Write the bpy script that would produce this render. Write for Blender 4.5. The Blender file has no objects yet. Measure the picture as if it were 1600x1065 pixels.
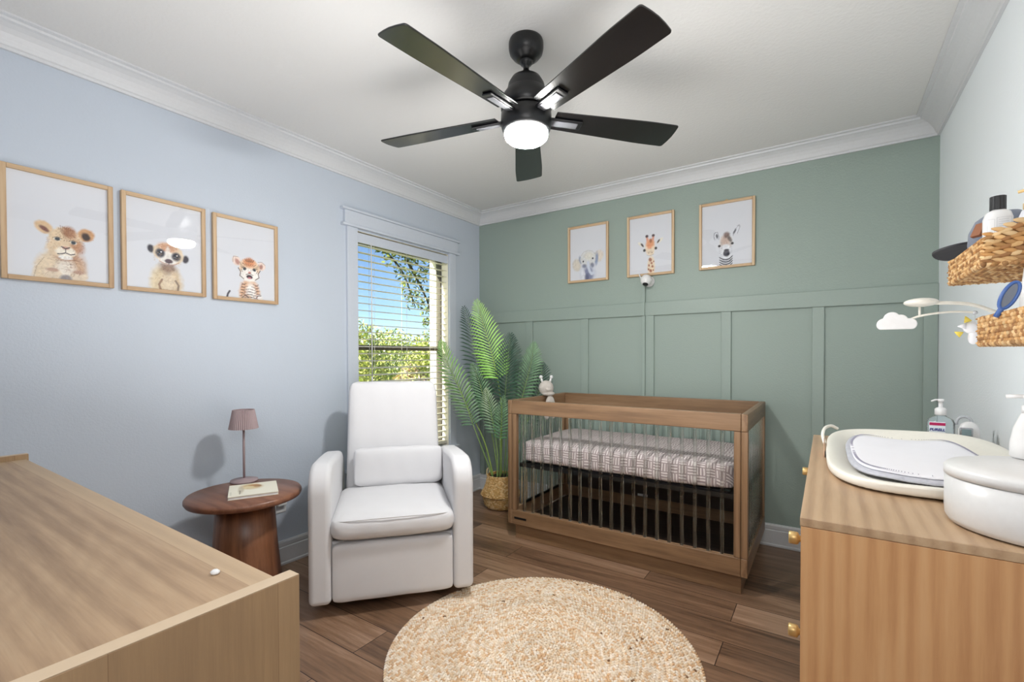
import bpy, bmesh, math, random
import numpy as np
from mathutils import Vector, Matrix
random.seed(7); rng = np.random.default_rng(7)
sc = bpy.context.scene
COL = sc.collection
R = math.radians

# ------------------------------------------------------------------ camera, world, lights, exposure
CAMZ = 1.1868
cd = bpy.data.cameras.new('camera'); cam = bpy.data.objects.new('camera', cd); COL.objects.link(cam)
def _cam():
    y, p, r = R(33.857), R(-0.8065), R(-0.1471)
    fw = Vector((-math.sin(y)*math.cos(p), math.cos(y)*math.cos(p), math.sin(p)))
    rt = Vector((math.cos(y), math.sin(y), 0)); up = rt.cross(fw)
    rt2 = math.cos(r)*rt + math.sin(r)*up; up2 = -math.sin(r)*rt + math.cos(r)*up
    m = Matrix((rt2, up2, -fw)).transposed().to_4x4(); m.translation = (0, 0, CAMZ)
    cam.matrix_world = m
_cam()
cd.sensor_width = 36; cd.lens = 732.62/1600*36; cd.shift_y = 34.16/1600; cd.clip_start = .02; cd.clip_end = 200
sc.camera = cam
sc.view_settings.view_transform = 'Standard'; sc.view_settings.look = 'None'
sc.view_settings.gamma = 1; sc.view_settings.use_curve_mapping = False
sc.view_settings.exposure = 1.12

w = bpy.data.worlds.new('sky'); sc.world = w; w.use_nodes = True
nt = w.node_tree; nt.nodes.clear()
o_ = nt.nodes.new('ShaderNodeOutputWorld'); bg = nt.nodes.new('ShaderNodeBackground'); sk = nt.nodes.new('ShaderNodeTexSky')
sk.sky_type = 'NISHITA'; sk.sun_disc = False; sk.sun_elevation = R(42); sk.sun_rotation = R(150); sk.altitude = 2500; sk.air_density = 1.0; sk.dust_density = 0; sk.ozone_density = 3.5
bg.inputs[1].default_value = 0.075
nt.links.new(sk.outputs[0], bg.inputs[0]); nt.links.new(bg.outputs[0], o_.inputs[0])

def light(name, kind, loc, energy, color=(1,1,1), to=None, **kw):
    ld = bpy.data.lights.new(name, kind); ld.energy = energy; ld.color = color
    for k, v in kw.items(): setattr(ld, k, v)
    o = bpy.data.objects.new(name, ld); COL.objects.link(o); o.location = loc
    if to is not None:
        o.rotation_euler = (Vector(to)-Vector(loc)).to_track_quat('-Z', 'Y').to_euler()
    return o
light('sun', 'SUN', (-6, -4, 6), 7, (1, .94, .80), to=(-6+.35, -4+.75, 6-.6), angle=R(.6))
# unseen fill light added in the hallway behind the camera's doorway
light('hallway_fill', 'AREA', (-.1, -1.25, 2.3), 8, (1, .97, .93), to=(-.35, .6, 1.0), shape='RECTANGLE', size=.9, size_y=.7)
# unseen upward fill added in mid-room to brighten the ceiling
light('ceiling_fill', 'AREA', (-.9, .95, .95), 9.5, (1, .99, .98), to=(-1.0, 1.5, 2.44), shape='RECTANGLE', size=1.9, size_y=1.3)
light('doorway_fill', 'AREA', (.05, -.06, 1.78), 4.2, (1, .99, .98), to=(-1.9, 1.4, .8), shape='RECTANGLE', size=.7, size_y=.5)  # unseen fill added at the doorway to lift the lower blue wall
FAN_STRENGTH = 132
sc.cycles.max_bounces = 10; sc.cycles.transparent_max_bounces = 24; sc.cycles.transmission_bounces = 10
sc.cycles.sample_clamp_indirect = 6

# ------------------------------------------------------------------ material helpers
def s2l(c):
    if isinstance(c, str):
        c = [int(c[i:i+2], 16)/255 for i in (0, 2, 4)]
    return tuple((x/12.92 if x <= .04045 else ((x+.055)/1.055)**2.4) for x in c)
class NT:
    def __init__(s, name):
        s.m = bpy.data.materials.new(name); s.m.use_nodes = True; s.t = s.m.node_tree
        s.t.nodes.clear(); s.out = s.n('OutputMaterial')
    def n(s, typ, **kw):
        x = s.t.nodes.new('ShaderNode'+typ)
        for k, v in kw.items(): setattr(x, k, v)
        return x
    def set(s, node, **kw):
        for k, v in kw.items():
            node.inputs[k.replace('_', ' ')].default_value = v
        return node
    def l(s, a, b): s.t.links.new(a, b)
    def math(s, op, a, b=None, clamp=False):
        x = s.n('Math', operation=op, use_clamp=clamp)
        for i, v in enumerate((a, b)):
            if v is None: continue
            if isinstance(v, (int, float)): x.inputs[i].default_value = v
            else: s.l(v, x.inputs[i])
        return x.outputs[0]
    def mix(s, f, a, b):
        x = s.n('Mix', data_type='RGBA')
        for i, v in ((0, f), (6, a), (7, b)):
            if isinstance(v, (int, float)): x.inputs[i].default_value = v
            elif isinstance(v, tuple): x.inputs[i].default_value = (*v[:3], 1)
            else: s.l(v, x.inputs[i])
        return x.outputs[2]
    def coord(s, scale=(1, 1, 1), loc=(0, 0, 0), rot=(0, 0, 0)):
        c = s.n('TexCoord'); m = s.n('Mapping'); s.l(c.outputs['Object'], m.inputs[0])
        m.inputs[1].default_value = loc; m.inputs[2].default_value = rot; m.inputs[3].default_value = scale
        return m.outputs[0]
    def noise(s, vec, scale, detail=4, rough=.55, dist=0):
        x = s.n('TexNoise'); s.l(vec, x.inputs['Vector'])
        x.inputs['Scale'].default_value = scale; x.inputs['Detail'].default_value = detail
        x.inputs['Roughness'].default_value = rough; x.inputs['Distortion'].default_value = dist
        return x.outputs[0]
    def ramp(s, fac, pts):
        x = s.n('ValToRGB'); s.l(fac, x.inputs[0]); e = x.color_ramp.elements
        while len(e) < len(pts): e.new(.5)
        for i, (p, c) in enumerate(pts):
            e[i].position = p; e[i].color = (*c, 1) if not isinstance(c, (int, float)) else (c, c, c, 1)
        return x.outputs[0]
    def bump(s, h, strength, dist=.01):
        x = s.n('Bump'); s.l(h, x.inputs['Height']); x.inputs['Strength'].default_value = strength; x.inputs['Distance'].default_value = dist
        return x.outputs[0]
    def principled(s, color=(.8, .8, .8), rough=.5, normal=None, **kw):
        b = s.n('BsdfPrincipled')
        if isinstance(color, tuple): b.inputs['Base Color'].default_value = (*color[:3], 1)
        else: s.l(color, b.inputs['Base Color'])
        if isinstance(rough, (int, float)): b.inputs['Roughness'].default_value = rough
        else: s.l(rough, b.inputs['Roughness'])
        if normal is not None: s.l(normal, b.inputs['Normal'])
        for k, v in kw.items(): b.inputs[k.replace('_', ' ')].default_value = v
        s.l(b.outputs[0], s.out.inputs[0]); return b
def paint(name, c, rough=.6, scale=130, strength=.25, var=.03):
    m = NT(name); c = s2l(c); v = m.coord()
    h = m.noise(v, scale, 3, .5); big = m.noise(v, 1.6, 2)
    colr = m.mix(big, tuple(x*(1-var) for x in c), tuple(min(1, x*(1+var)) for x in c))
    m.principled(colr, rough, m.bump(h, strength, .004)); return m.m
def plain(name, c, rough=.5, bump=0, scale=80, **kw):
    m = NT(name); c = s2l(c); v = m.coord(); h = m.noise(v, scale, 3)
    colr = m.mix(h, tuple(x*.95 for x in c), tuple(min(1, x*1.04) for x in c))
    m.principled(colr, rough, m.bump(h, bump, .003) if bump else None, **kw); return m.m
def wood(name, dark, mid, lite, axis='X', rough=.42, fine=1.0, band=7.0, seam=None, rings=.5, bump=.12, off=0., pores=0.):
    """grain runs along axis; seam=(axis, width) draws the plank joints"""
    m = NT(name); dark, mid, lite = s2l(dark), s2l(mid), s2l(lite)
    st = {'X': (.06, 1, 1), 'Y': (1, .06, 1), 'Z': (1, 1, .06)}[axis]
    v = m.coord(st, (off, off*1.3, off*.7)); v2 = m.coord(tuple(.35 if q < 1 else 1 for q in st), (off, 0, off))
    grain = m.noise(v, 90*fine, 5, .65); mid_ = m.noise(v, band, 3, .6, .6); cloud = m.noise(v2, 3.2, 3, .6)
    wv = m.n('TexWave', wave_type='BANDS', bands_direction={'X': 'Y', 'Y': 'X', 'Z': 'X'}[axis]); m.l(v, wv.inputs[0])
    wv.inputs['Scale'].default_value = band*.9; wv.inputs['Distortion'].default_value = 5.5; wv.inputs['Detail'].default_value = 2.5; wv.inputs['Detail Scale'].default_value = 1.1
    f = m.math('ADD', m.math('MULTIPLY', mid_, .55), m.math('MULTIPLY', wv.outputs[1], .25*rings*2))
    f = m.math('ADD', f, m.math('MULTIPLY', m.math('SUBTRACT', grain, .5), .45))
    f = m.math('ADD', f, m.math('MULTIPLY', m.math('SUBTRACT', cloud, .5), .3))
    c = m.ramp(f, [(.18, dark), (.42, mid), (.75, lite)])
    if pores:
        vp = m.coord({'X': (.025, 1, 1), 'Y': (1, .025, 1), 'Z': (1, 1, .025)}[axis], (off, 0, 0)); pn = m.noise(vp, 260, 3, .6)
        c = m.mix(m.math('MULTIPLY', m.math('MULTIPLY', m.math('SUBTRACT', .5, pn), 3.2, True), pores), c, dark)
        vk = m.coord({'X': (.30, 1, 1), 'Y': (1, .30, 1), 'Z': (1, 1, .22)}[axis], (off, off, off)); kw = m.n('TexNoise'); m.l(vk, kw.inputs[0]); kw.inputs['Scale'].default_value = 2.6; kw.inputs['Detail'].default_value = 1
        rr_ = m.math('FRACT', m.math('MULTIPLY', kw.outputs[0], 26)); rl = m.math('ABSOLUTE', m.math('SUBTRACT', rr_, .5))
        c = m.mix(m.math('MULTIPLY', m.math('SUBTRACT', .5, rl), pores*.9), c, dark)
    if seam:
        ax, wd = seam
        sp = m.n('SeparateXYZ'); tc = m.n('TexCoord'); m.l(tc.outputs['Object'], sp.inputs[0])
        q = m.math('DIVIDE', m.math('ADD', sp.outputs['XYZ'.index(ax)], off), wd)
        cell = m.math('FLOOR', q); wn = m.n('TexWhiteNoise', noise_dimensions='1D'); m.l(cell, wn.inputs['W'])
        c = m.mix(m.math('MULTIPLY', wn.outputs[0], .75), c, lite)
        fr = m.math('FRACT', q); edge = m.math('LESS_THAN', fr, .006)
        c = m.mix(m.math('MULTIPLY', edge, .5), c, dark)
    m.principled(c, rough, m.bump(grain, bump, .002)); return m.m
def attr_mat(name, rough=.7, bump=0, scale=300, **kw):
    m = NT(name); a = m.n('Attribute', attribute_name='tint'); v = m.coord()
    h = m.noise(v, scale, 3)
    m.principled(a.outputs['Color'], rough, m.bump(h, bump, .002) if bump else None, **kw); return m.m
def clear(name, tint=(1, 1, 1), ior=1.5, rough=.02):
    m = NT(name); fr = m.n('Fresnel'); ge = m.n('NewGeometry')
    m.l(m.math('ADD', ior, m.math('MULTIPLY', ge.outputs['Backfacing'], 1/ior-ior)), fr.inputs[0])   # same reflectance on leaving the pane as on entering
    tr = m.n('BsdfTransparent'); tr.inputs[0].default_value = (*tint, 1)
    gl = m.n('BsdfGlossy'); gl.inputs['Roughness'].default_value = rough; gl.inputs[0].default_value = (1, 1, 1, 1)
    mx = m.n('MixShader'); m.l(fr.outputs[0], mx.inputs[0]); m.l(tr.outputs[0], mx.inputs[1]); m.l(gl.outputs[0], mx.inputs[2])
    m.l(mx.outputs[0], m.out.inputs[0]); return m.m

M = {}
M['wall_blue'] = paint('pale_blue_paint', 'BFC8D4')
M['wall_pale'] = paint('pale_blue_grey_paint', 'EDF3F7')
M['green'] = paint('sage_green_paint', '94A39B', rough=.5)
M['ceil'] = paint('ceiling_paint', 'DCDCDB', rough=.8, scale=70, strength=.35)
M['trim_white'] = plain('white_trim_paint', 'D4D6D9', .4)
M['trim_blue'] = plain('blue_grey_trim_paint', 'C8CFDA', .4)
M['trim_green'] = plain('sage_trim_paint', '94A39B', .4)
M['hall'] = plain('hallway_paint', 'DAD8D4', .7)
def floor_mat():
    m = NT('brown_plank_flooring'); v = m.coord((1, 1, 1), (.35, .07, 0))
    b = m.n('TexBrick'); m.l(v, b.inputs[0]); b.offset = .37; b.squash = 1
    m.set(b, Scale=1., Mortar_Size=.0018, Mortar_Smooth=.1, Bias=0., Brick_Width=1.22, Row_Height=.18)
    b.inputs['Color1'].default_value = (0, 0, 0, 1); b.inputs['Color2'].default_value = (1, 1, 1, 1); b.inputs['Mortar'].default_value = (.5, .5, .5, 1)
    off = m.n('CombineXYZ'); sep = m.n('SeparateColor'); m.l(b.outputs[0], sep.inputs[0])
    vv = m.n('VectorMath', operation='ADD'); g = m.coord((.07, 1, 1)); m.l(g, vv.inputs[0])
    m.l(m.math('MULTIPLY', sep.outputs[0], 7.), off.inputs[1]); m.l(off.outputs[0], vv.inputs[1])
    n1 = m.noise(vv.outputs[0], 60, 6, .65); n2 = m.noise(vv.outputs[0], 9, 3, .6, .8)
    f = m.math('ADD', m.math('MULTIPLY', n1, .45), m.math('MULTIPLY', n2, .55))
    f = m.math('ADD', f, m.math('MULTIPLY', m.math('SUBTRACT', sep.outputs[0], .5), .22))
    c = m.ramp(f, [(.3, s2l('513C2E')), (.5, s2l('856750')), (.72, s2l('AE8F77'))])
    c = m.mix(b.outputs['Fac'], c, s2l('2A1C17'))
    m.principled(c, .33, m.bump(n1, .12, .002)); return m.m
M['floor'] = floor_mat()
M['oak_top'] = wood('washed_oak_top', '7C6148', 'A68A6C', 'BDA586', 'X', rough=.45, fine=.9, band=9, rings=.25, seam=('Y', .25), off=3.06, pores=.35)
M['oak_side'] = wood('washed_oak_end_panel', '6E543C', '957857', 'AE9270', 'Z', rough=.45, band=8, rings=.3, seam=('Y', .19), off=1.7, pores=.7)
M['oak_edge'] = plain('pale_oak_edge_band', 'BDA88E', .45)
M['honey_top'] = wood('honey_wood_top', 'A28467', 'B89A7A', 'C6AB8C', 'Y', rough=.38, band=11, off=.4, pores=.15)
M['honey_side'] = wood('honey_wood_side', 'B8865A', 'CC9C6D', 'D8AD80', 'Z', rough=.4, band=11, rings=.45, off=2.2, pores=.12)
M['crib'] = wood('hazelnut_wood', '6C523B', '8E6F51', 'A4866A', 'X', rough=.4, band=9, off=.8, pores=.25)
M['crib_v'] = wood('hazelnut_wood_upright', '6C523B', '8E6F51', 'A4866A', 'Z', rough=.4, band=9, off=1.1, pores=.25)
M['crib_y'] = wood('hazelnut_wood_end', '6C523B', '8E6F51', 'A4866A', 'Y', rough=.4, band=9, off=1.9, pores=.25)
M['walnut'] = wood('walnut_table_top', '6B4433', '8A5F49', '9E7359', 'X', rough=.35, band=6, rings=.25, off=.9, pores=.3)
M['walnut_v'] = wood('walnut_table_base', '5F3B28', '83573D', '9A6D4F', 'Z', rough=.38, band=8, rings=.3, off=.2, pores=.3)
M['frame_wood'] = wood('light_pine_frame', 'A48360', 'C2A481', 'D2B997', 'Z', rough=.5, band=14, rings=.9, off=.5)
M['frame_wood_h'] = wood('light_pine_frame_rail', 'A48360', 'C2A481', 'D2B997', 'Y', rough=.5, band=14, rings=.9, off=.7)
M['frame_wood_x'] = wood('light_pine_frame_rail_long', 'A48360', 'C2A481', 'D2B997', 'X', rough=.5, band=14, rings=.9, off=.9)
def fabric(name, c, scale=420, rough=.9, bump=.25):
    m = NT(name); c = s2l(c); v = m.coord()
    a = m.n('TexWave', wave_type='BANDS', bands_direction='X'); b = m.n('TexWave', wave_type='BANDS', bands_direction='Z')
    for q in (a, b): m.l(v, q.inputs[0]); q.inputs['Scale'].default_value = scale; q.inputs['Distortion'].default_value = 1.5
    h = m.math('ADD', a.outputs[1], b.outputs[1]); n = m.noise(v, 14, 4)
    colr = m.mix(n, tuple(x*.95 for x in c), c)
    hh = m.math('ADD', m.math('MULTIPLY', h, .15), n)
    bb = m.principled(colr, rough, m.bump(hh, bump, .006)); bb.inputs['Sheen Weight'].default_value = .15; return m.m
M['white_fabric'] = fabric('white_upholstery', 'DBDBDE')
M['black'] = plain('matte_black_metal', '08090B', .36)
M['blade'] = plain('black_satin_blade', '050506', .24, Specular_IOR_Level=.9)
M['chrome'] = plain('polished_metal', 'B9BBC0', .2, Metallic=.9)
M['steel'] = plain('brushed_metal_plate', '55565A', .4, Metallic=.3)
M['white_plastic'] = plain('white_plastic', 'E2E2E2', .3)
M['cream_plastic'] = plain('cream_soft_plastic', 'E9E6DC', .35)
M['brass'] = plain('brass_knob_metal', 'CDAE74', .35, Metallic=.5)
M['mauve'] = plain('mauve_lacquer', 'A08D8F', .5)
M['bronze'] = plain('dark_bronze_frame', '5B564C', .5)
M['cream_reveal'] = plain('cream_stucco', 'FBF6E6', .8, .3)
M['slat'] = plain('white_blind_slat', 'D2CFC0', .45)
M['glass'] = clear('window_glass', (.97, .98, .97), 1.45)
M['glazing'] = clear('picture_glazing', (1, 1, 1), 1.42, .015)
def acrylic():
    m = NT('clear_acrylic'); g = m.n('BsdfGlass'); g.inputs['Roughness'].default_value = .02; g.inputs['IOR'].default_value = 1.49; g.inputs[0].default_value = (.96, .98, .97, 1)
    t_ = m.n('BsdfTransparent'); t_.inputs[0].default_value = (.97, .98, .98, 1); x = m.n('MixShader'); x.inputs[0].default_value = .7
    m.l(t_.outputs[0], x.inputs[1]); m.l(g.outputs[0], x.inputs[2]); m.l(x.outputs[0], m.out.inputs[0]); return m.m
M['acrylic'] = acrylic()
M['shade_board'] = wood('shadow_darkened_board', '1F1713', '2E221B', '3A2C23', 'X', rough=.6)  # brown darkened to paint in the shadow inside the crib
M['soil'] = plain('dark_moss', '2E2419', .95, .5)
M['stem'] = plain('green_stem', '7C9A4A', .5)
M['black_plastic'] = plain('black_plastic', '141518', .4)
M['print'] = attr_mat('printed_artwork', .85)
M['tinted'] = attr_mat('woven_natural_fibre', .75, .3)
M['leaf'] = attr_mat('glossy_leaf', .38)

# ------------------------------------------------------------------ mesh helpers
class MB:
    def __init__(s): s.v = []; s.f = []; s.sm = []; s.col = []
    def add(s, vs, fs, smooth=False, color=None):
        k = len(s.v); s.v += [tuple(p) for p in vs]; s.f += [tuple(i+k for i in f) for f in fs]; s.sm += [smooth]*len(fs)
        s.col += [color or (1, 1, 1)]*len(vs)
        return s
    def box(s, a, b, m=None, color=None):
        (x0, y0, z0), (x1, y1, z1) = a, b
        vs = [Vector(p) for p in ((x0,y0,z0),(x1,y0,z0),(x1,y1,z0),(x0,y1,z0),(x0,y0,z1),(x1,y0,z1),(x1,y1,z1),(x0,y1,z1))]
        if m is not None: vs = [m @ p for p in vs]
        return s.add(vs, [(3,2,1,0),(4,5,6,7),(0,1,5,4),(1,2,6,5),(2,3,7,6),(3,0,4,7)], False, color)
    def lathe(s, prof, c=(0, 0, 0), seg=32, m=None, color=None, cap=True, sx=1, sy=1):
        vs = []; fs = []; n = len(prof)
        for r_, z in prof:
            for k in range(seg):
                a = 2*math.pi*k/seg; p = Vector((r_*math.cos(a)*sx+c[0], r_*math.sin(a)*sy+c[1], z+c[2])); vs.append(m @ p if m is not None else p)
        for i in range(n-1):
            for k in range(seg):
                k2 = (k+1) % seg; fs.append((i*seg+k, i*seg+k2, (i+1)*seg+k2, (i+1)*seg+k))
        if cap:
            fs.append(tuple(range(seg-1, -1, -1))); fs.append(tuple((n-1)*seg+k for k in range(seg)))
        return s.add(vs, fs, True, color)
    def tube(s, pts, r_, seg=8, color=None, cap=True):
        pts = [Vector(p) for p in pts]; n = len(pts); rs = r_ if isinstance(r_, (list, tuple)) else [r_]*n
        vs = []; fs = []; up = None
        for i in range(n):
            t = (pts[min(i+1, n-1)]-pts[max(i-1, 0)]).normalized()
            if up is None: up = t.orthogonal().normalized()
            up = (up - t*up.dot(t)); up = up.normalized() if up.length > 1e-6 else t.orthogonal().normalized()
            b = t.cross(up)
            for k in range(seg):
                a = 2*math.pi*k/seg; vs.append(pts[i]+(up*math.cos(a)+b*math.sin(a))*rs[i])
        for i in range(n-1):
            for k in range(seg):
                k2 = (k+1) % seg; fs.append((i*seg+k, i*seg+k2, (i+1)*seg+k2, (i+1)*seg+k))
        if cap: fs.append(tuple(range(seg-1, -1, -1))); fs.append(tuple((n-1)*seg+k for k in range(seg)))
        return s.add(vs, fs, True, color)
    def loft(s, rings, closed=True, cap=False, smooth=True, color=None):
        n = len(rings); k_ = len(rings[0]); vs = [p for r_ in rings for p in r_]; fs = []
        for i in range(n-1):
            for k in range(k_ if closed else k_-1):
                k2 = (k+1) % k_; fs.append((i*k_+k, i*k_+k2, (i+1)*k_+k2, (i+1)*k_+k))
        if cap: fs.append(tuple(range(k_-1, -1, -1))); fs.append(tuple((n-1)*k_+k for k in range(k_)))
        return s.add(vs, fs, smooth, color)
    def prism(s, poly, d, color=None, smooth=False):
        """poly: list of 3D points; d: extrusion vector"""
        n = len(poly); d = Vector(d); P = [Vector(p) for p in poly]
        vs = P+[p+d for p in P]; fs = [tuple(range(n-1, -1, -1)), tuple(range(n, 2*n))]
        fs += [(i, (i+1) % n, (i+1) % n+n, i+n) for i in range(n)]
        return s.add(vs, fs, smooth, color)
    def build(s, name, mat, parent=None, bevel=0, seg=2, subsurf=0, off=None, tint=False, auto=False, recalc=True):
        L = Vector((0, 0, 0))
        if parent is not None and parent.get('_w') and off is None: L = parent_world(parent)
        elif off is not None: L = Vector(off)
        me = bpy.data.meshes.new(name); me.from_pydata([tuple(Vector(p)-L) for p in s.v], [], s.f)
        if recalc:
            bm = bmesh.new(); bm.from_mesh(me); bmesh.ops.recalc_face_normals(bm, faces=bm.faces); bm.to_mesh(me); bm.free()
        me.polygons.foreach_set('use_smooth', s.sm)
        if tint:
            a = me.color_attributes.new('tint', 'FLOAT_COLOR', 'POINT')
            a.data.foreach_set('color', np.array([(*c, 1) for c in s.col], dtype=np.float32).ravel())
        me.materials.append(mat); me.update()
        o = bpy.data.objects.new(name, me); COL.objects.link(o)
        if parent is not None: o.parent = parent
        if bevel:
            b = o.modifiers.new('bevel', 'BEVEL'); b.width = bevel; b.segments = seg; b.limit_method = 'ANGLE'; b.angle_limit = R(40)
            if auto is not None:
                me.polygons.foreach_set('use_smooth', [True]*len(me.polygons)); wn = o.modifiers.new('wn', 'WEIGHTED_NORMAL')
        if subsurf:
            q = o.modifiers.new('sub', 'SUBSURF'); q.levels = q.render_levels = subsurf
        return o
def parent_world(o):
    L = Vector((0, 0, 0))
    while o is not None: L += Vector(o.location); o = o.parent
    return L
def tag(o, label=None, cat=None, group=None, kind=None):
    if label: o['label'] = label
    if cat: o['category'] = cat
    if group: o['group'] = group
    if kind: o['kind'] = kind
    return o
ROOTS = []
def thing(name, label, cat, loc=(0, 0, 0), rz=0, group=None, world=True):
    """Empty at the base; with world=True the parts are given in world coordinates (no rotation)"""
    o = bpy.data.objects.new(name, None); COL.objects.link(o); o.location = loc; o.rotation_euler = (0, 0, rz)
    o.empty_display_size = .05
    if world: o['_w'] = 1; ROOTS.append(o)
    return tag(o, label, cat, group)
def single(mb, name, mat, label, cat, group=None, loc=None, **kw):
    loc = loc or (0, 0, 0)
    o = mb.build(name, mat, None, off=loc, **kw); o.location = loc
    return tag(o, label, cat, group)
def structure(mb, name, mat, parent=None, **kw):
    o = mb.build(name, mat, parent, **kw)
    if parent is None: o['kind'] = 'structure'
    return o
def join_np(o_name, mat, verts, faces, cols, parent=None, smooth=True):
    me = bpy.data.meshes.new(o_name); nv, nf = len(verts), len(faces); k = faces.shape[1]
    me.vertices.add(nv); me.vertices.foreach_set('co', verts.astype(np.float32).ravel())
    me.loops.add(nf*k); me.loops.foreach_set('vertex_index', faces.astype(np.int32).ravel())
    me.polygons.add(nf); me.polygons.foreach_set('loop_start', np.arange(0, nf*k, k, dtype=np.int32))
    me.polygons.foreach_set('use_smooth', np.full(nf, smooth)); me.update(calc_edges=True)
    a = me.color_attributes.new('tint', 'FLOAT_COLOR', 'POINT')
    a.data.foreach_set('color', np.c_[cols, np.ones(nv)].astype(np.float32).ravel())
    me.materials.append(mat); me.validate()
    o = bpy.data.objects.new(o_name, me); COL.objects.link(o)
    if parent is not None: o.parent = parent
    return o
# unit blob used for every plaited strand
def _blob():
    bm = bmesh.new(); bmesh.ops.create_icosphere(bm, subdivisions=2, radius=1)
    v = np.array([x.co[:] for x in bm.verts]); f = np.array([[q.index for q in p.verts] for p in bm.faces]); bm.free(); return v, f
BV, BF = _blob()
def stitches(name, mat, C_, D, N, S, cols, parent=None, pointy=0.0):
    """C centre, D long direction, N outward normal, S (len,width,height) half sizes"""
    C_, D, N, S, cols = map(np.asarray, (C_, D, N, S, cols)); D = D/np.linalg.norm(D, axis=1)[:, None]
    T = np.cross(N, D); T /= np.linalg.norm(T, axis=1)[:, None]; N = np.cross(D, T)
    b = BV.copy()
    if pointy: k = 1-pointy*np.abs(b[:, :1]); b = np.c_[b[:, :1], b[:, 1:]*k]
    V = C_[:, None]+b[None, :, 0:1]*(D*S[:, 0:1])[:, None]+b[None, :, 1:2]*(T*S[:, 1:2])[:, None]+b[None, :, 2:3]*(N*S[:, 2:3])[:, None]
    n = len(C_); F = (BF[None]+np.arange(n)[:, None, None]*len(BV)).reshape(-1, 3)
    return join_np(name, mat, V.reshape(-1, 3), F, np.repeat(cols, len(BV), axis=0), parent)
def curve_pts(P, n=16):
    """Catmull-Rom through control points"""
    P = [Vector(p) for p in P]; P = [2*P[0]-P[1]]+P+[2*P[-1]-P[-2]]; out = []
    for i in range(1, len(P)-2):
        for k in range(n):
            t = k/n; a, b, c, d = P[i-1:i+3]
            out.append(.5*((2*b)+(c-a)*t+(2*a-5*b+4*c-d)*t*t+(3*b-a-3*c+d)*t**3))
    out.append(P[-2]); return out

# ------------------------------------------------------------------ room shell
XL, XR, YG, YB, H = -2.581, .491, 3.328, -.12, 2.44
WY0, WY1, WZ0, WZ1, WX = 2.007, 2.911, .45, 2.02, -2.79
structure(MB().box((XL-.3, -1.7, -.05), (XR+.15, YG+.15, 0)), 'floor', M['floor'])
structure(MB().box((XL-.25, -1.7, H), (XR+.15, YG+.15, H+.08)), 'ceiling', M['ceil'])
wl = MB().box((XL-.1, YB-.1, 0), (XL, WY0, H)).box((XL-.1, WY1, 0), (XL, YG+.1, H)).box((XL-.1, WY0, 0), (XL, WY1, WZ0)).box((XL-.1, WY0, WZ1), (XL, WY1, H))
structure(wl, 'wall_left', M['wall_blue'])
wo = MB().box((WX, YB-.1, -.3), (XL-.1001, WY0, H+.1)).box((WX, WY1, -.3), (XL-.1001, YG+.1, H+.1)).box((WX, WY0, -.3), (XL-.1001, WY1, WZ0)).box((WX, WY0, WZ1), (XL-.1001, WY1, H+.1))
structure(wo, 'wall_outside', M['cream_reveal'])
structure(MB().box((XL, YG, 0), (XR, YG+.1, H)), 'wall_back', M['green'])
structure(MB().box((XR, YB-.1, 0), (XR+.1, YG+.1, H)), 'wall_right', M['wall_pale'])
structure(MB().box((XL, YB-.1, 0), (-.6, YB, H)).box((-.6, YB-.1, 2.08), (.38, YB, H)).box((.38, YB-.1, 0), (XR, YB, H)), 'wall_front', M['wall_blue'])
structure(MB().box((-1.0, -1.7, 0), (-.95, YB-.1, H)).box((.75-.25, -1.7, 0), (.55, YB-.1, H)).box((-.95, -1.7, 0), (.5, -1.65, H)), 'wall_far', M['hall'])
structure(MB().box((-.67, YB, 0), (-.6, YB+.018, 2.15)).box((.38, YB, 0), (.45, YB+.018, 2.15)).box((-.6, YB, 2.08), (.38, YB+.018, 2.15)), 'trim_1', M['trim_white'], bevel=.003)
# crown moulding, one length per wall, mitred
def crown(name, ends, wdir):
    prof = [(0, 2.346), (.012, 2.346), (.014, 2.356), (.020, 2.360), (.024, 2.368), (.030, 2.378), (.042, 2.394), (.058, 2.408), (.078, 2.418), (.090, 2.421), (.092, 2.430), (.109, 2.432), (.109, 2.4399), (0, 2.4399)]
    mb = MB(); rings = []
    for (x, y), sx, sy in ends:
        rings.append([Vector((x+sx*p, y+sy*p, z)) for p, z in prof])
    mb.loft(rings, closed=True, cap=True, smooth=False)
    return structure(mb, name, M['trim_white'])
e = .0005
crown('trim_2', [((XL+e, YB), 1, 0), ((XL+e, YG-e), 1, -1)], None)
crown('trim_3', [((XL+e, YG-e), 1, -1), ((XR-e, YG-e), -1, -1)], None)
crown('trim_4', [((XR-e, YG-e), -1, -1), ((XR-e, YB), -1, 0)], None)
def base(name, p0, p1, nrm, mat):
    prof = [(0, .001), (.019, .001), (.019, .012), (.014, .018), (.014, .098), (.010, .103), (.012, .110), (.012, .128), (.008, .138), (0, .138)]
    rings = [[Vector((p[0]+nrm[0]*a, p[1]+nrm[1]*a, z)) for a, z in prof] for p in (p0, p1)]
    return structure(MB().loft(rings, cap=True, smooth=False), name, mat)
base('baseboard_left', (XL+e, YB), (XL+e, YG-e), (1, 0), M['trim_white'])
base('baseboard_back', (XL+e, YG-e), (XR-e, YG-e), (0, -1), M['trim_white'])
base('baseboard_right', (XR-e, YG-e), (XR-e, YB), (-1, 0), M['trim_white'])
# board and batten on the green wall
structure(MB().box((XL+e, YG-.018, 1.474), (XR-e, YG-e, 1.5675)), 'trim_5', M['trim_green'], bevel=.002)
for i, (a, b) in enumerate([(-2.56, -2.52), (-2.081, -2.02), (-1.58, -1.52), (-1.075, -1.015), (-.572, -.515), (-.072, -.012), (.430, .4895)]):
    structure(MB().box((a, YG-.015, .1385), (b, YG-e, 1.4735)), 'trim_%d' % (6+i), M['trim_green'], bevel=.002)
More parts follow.
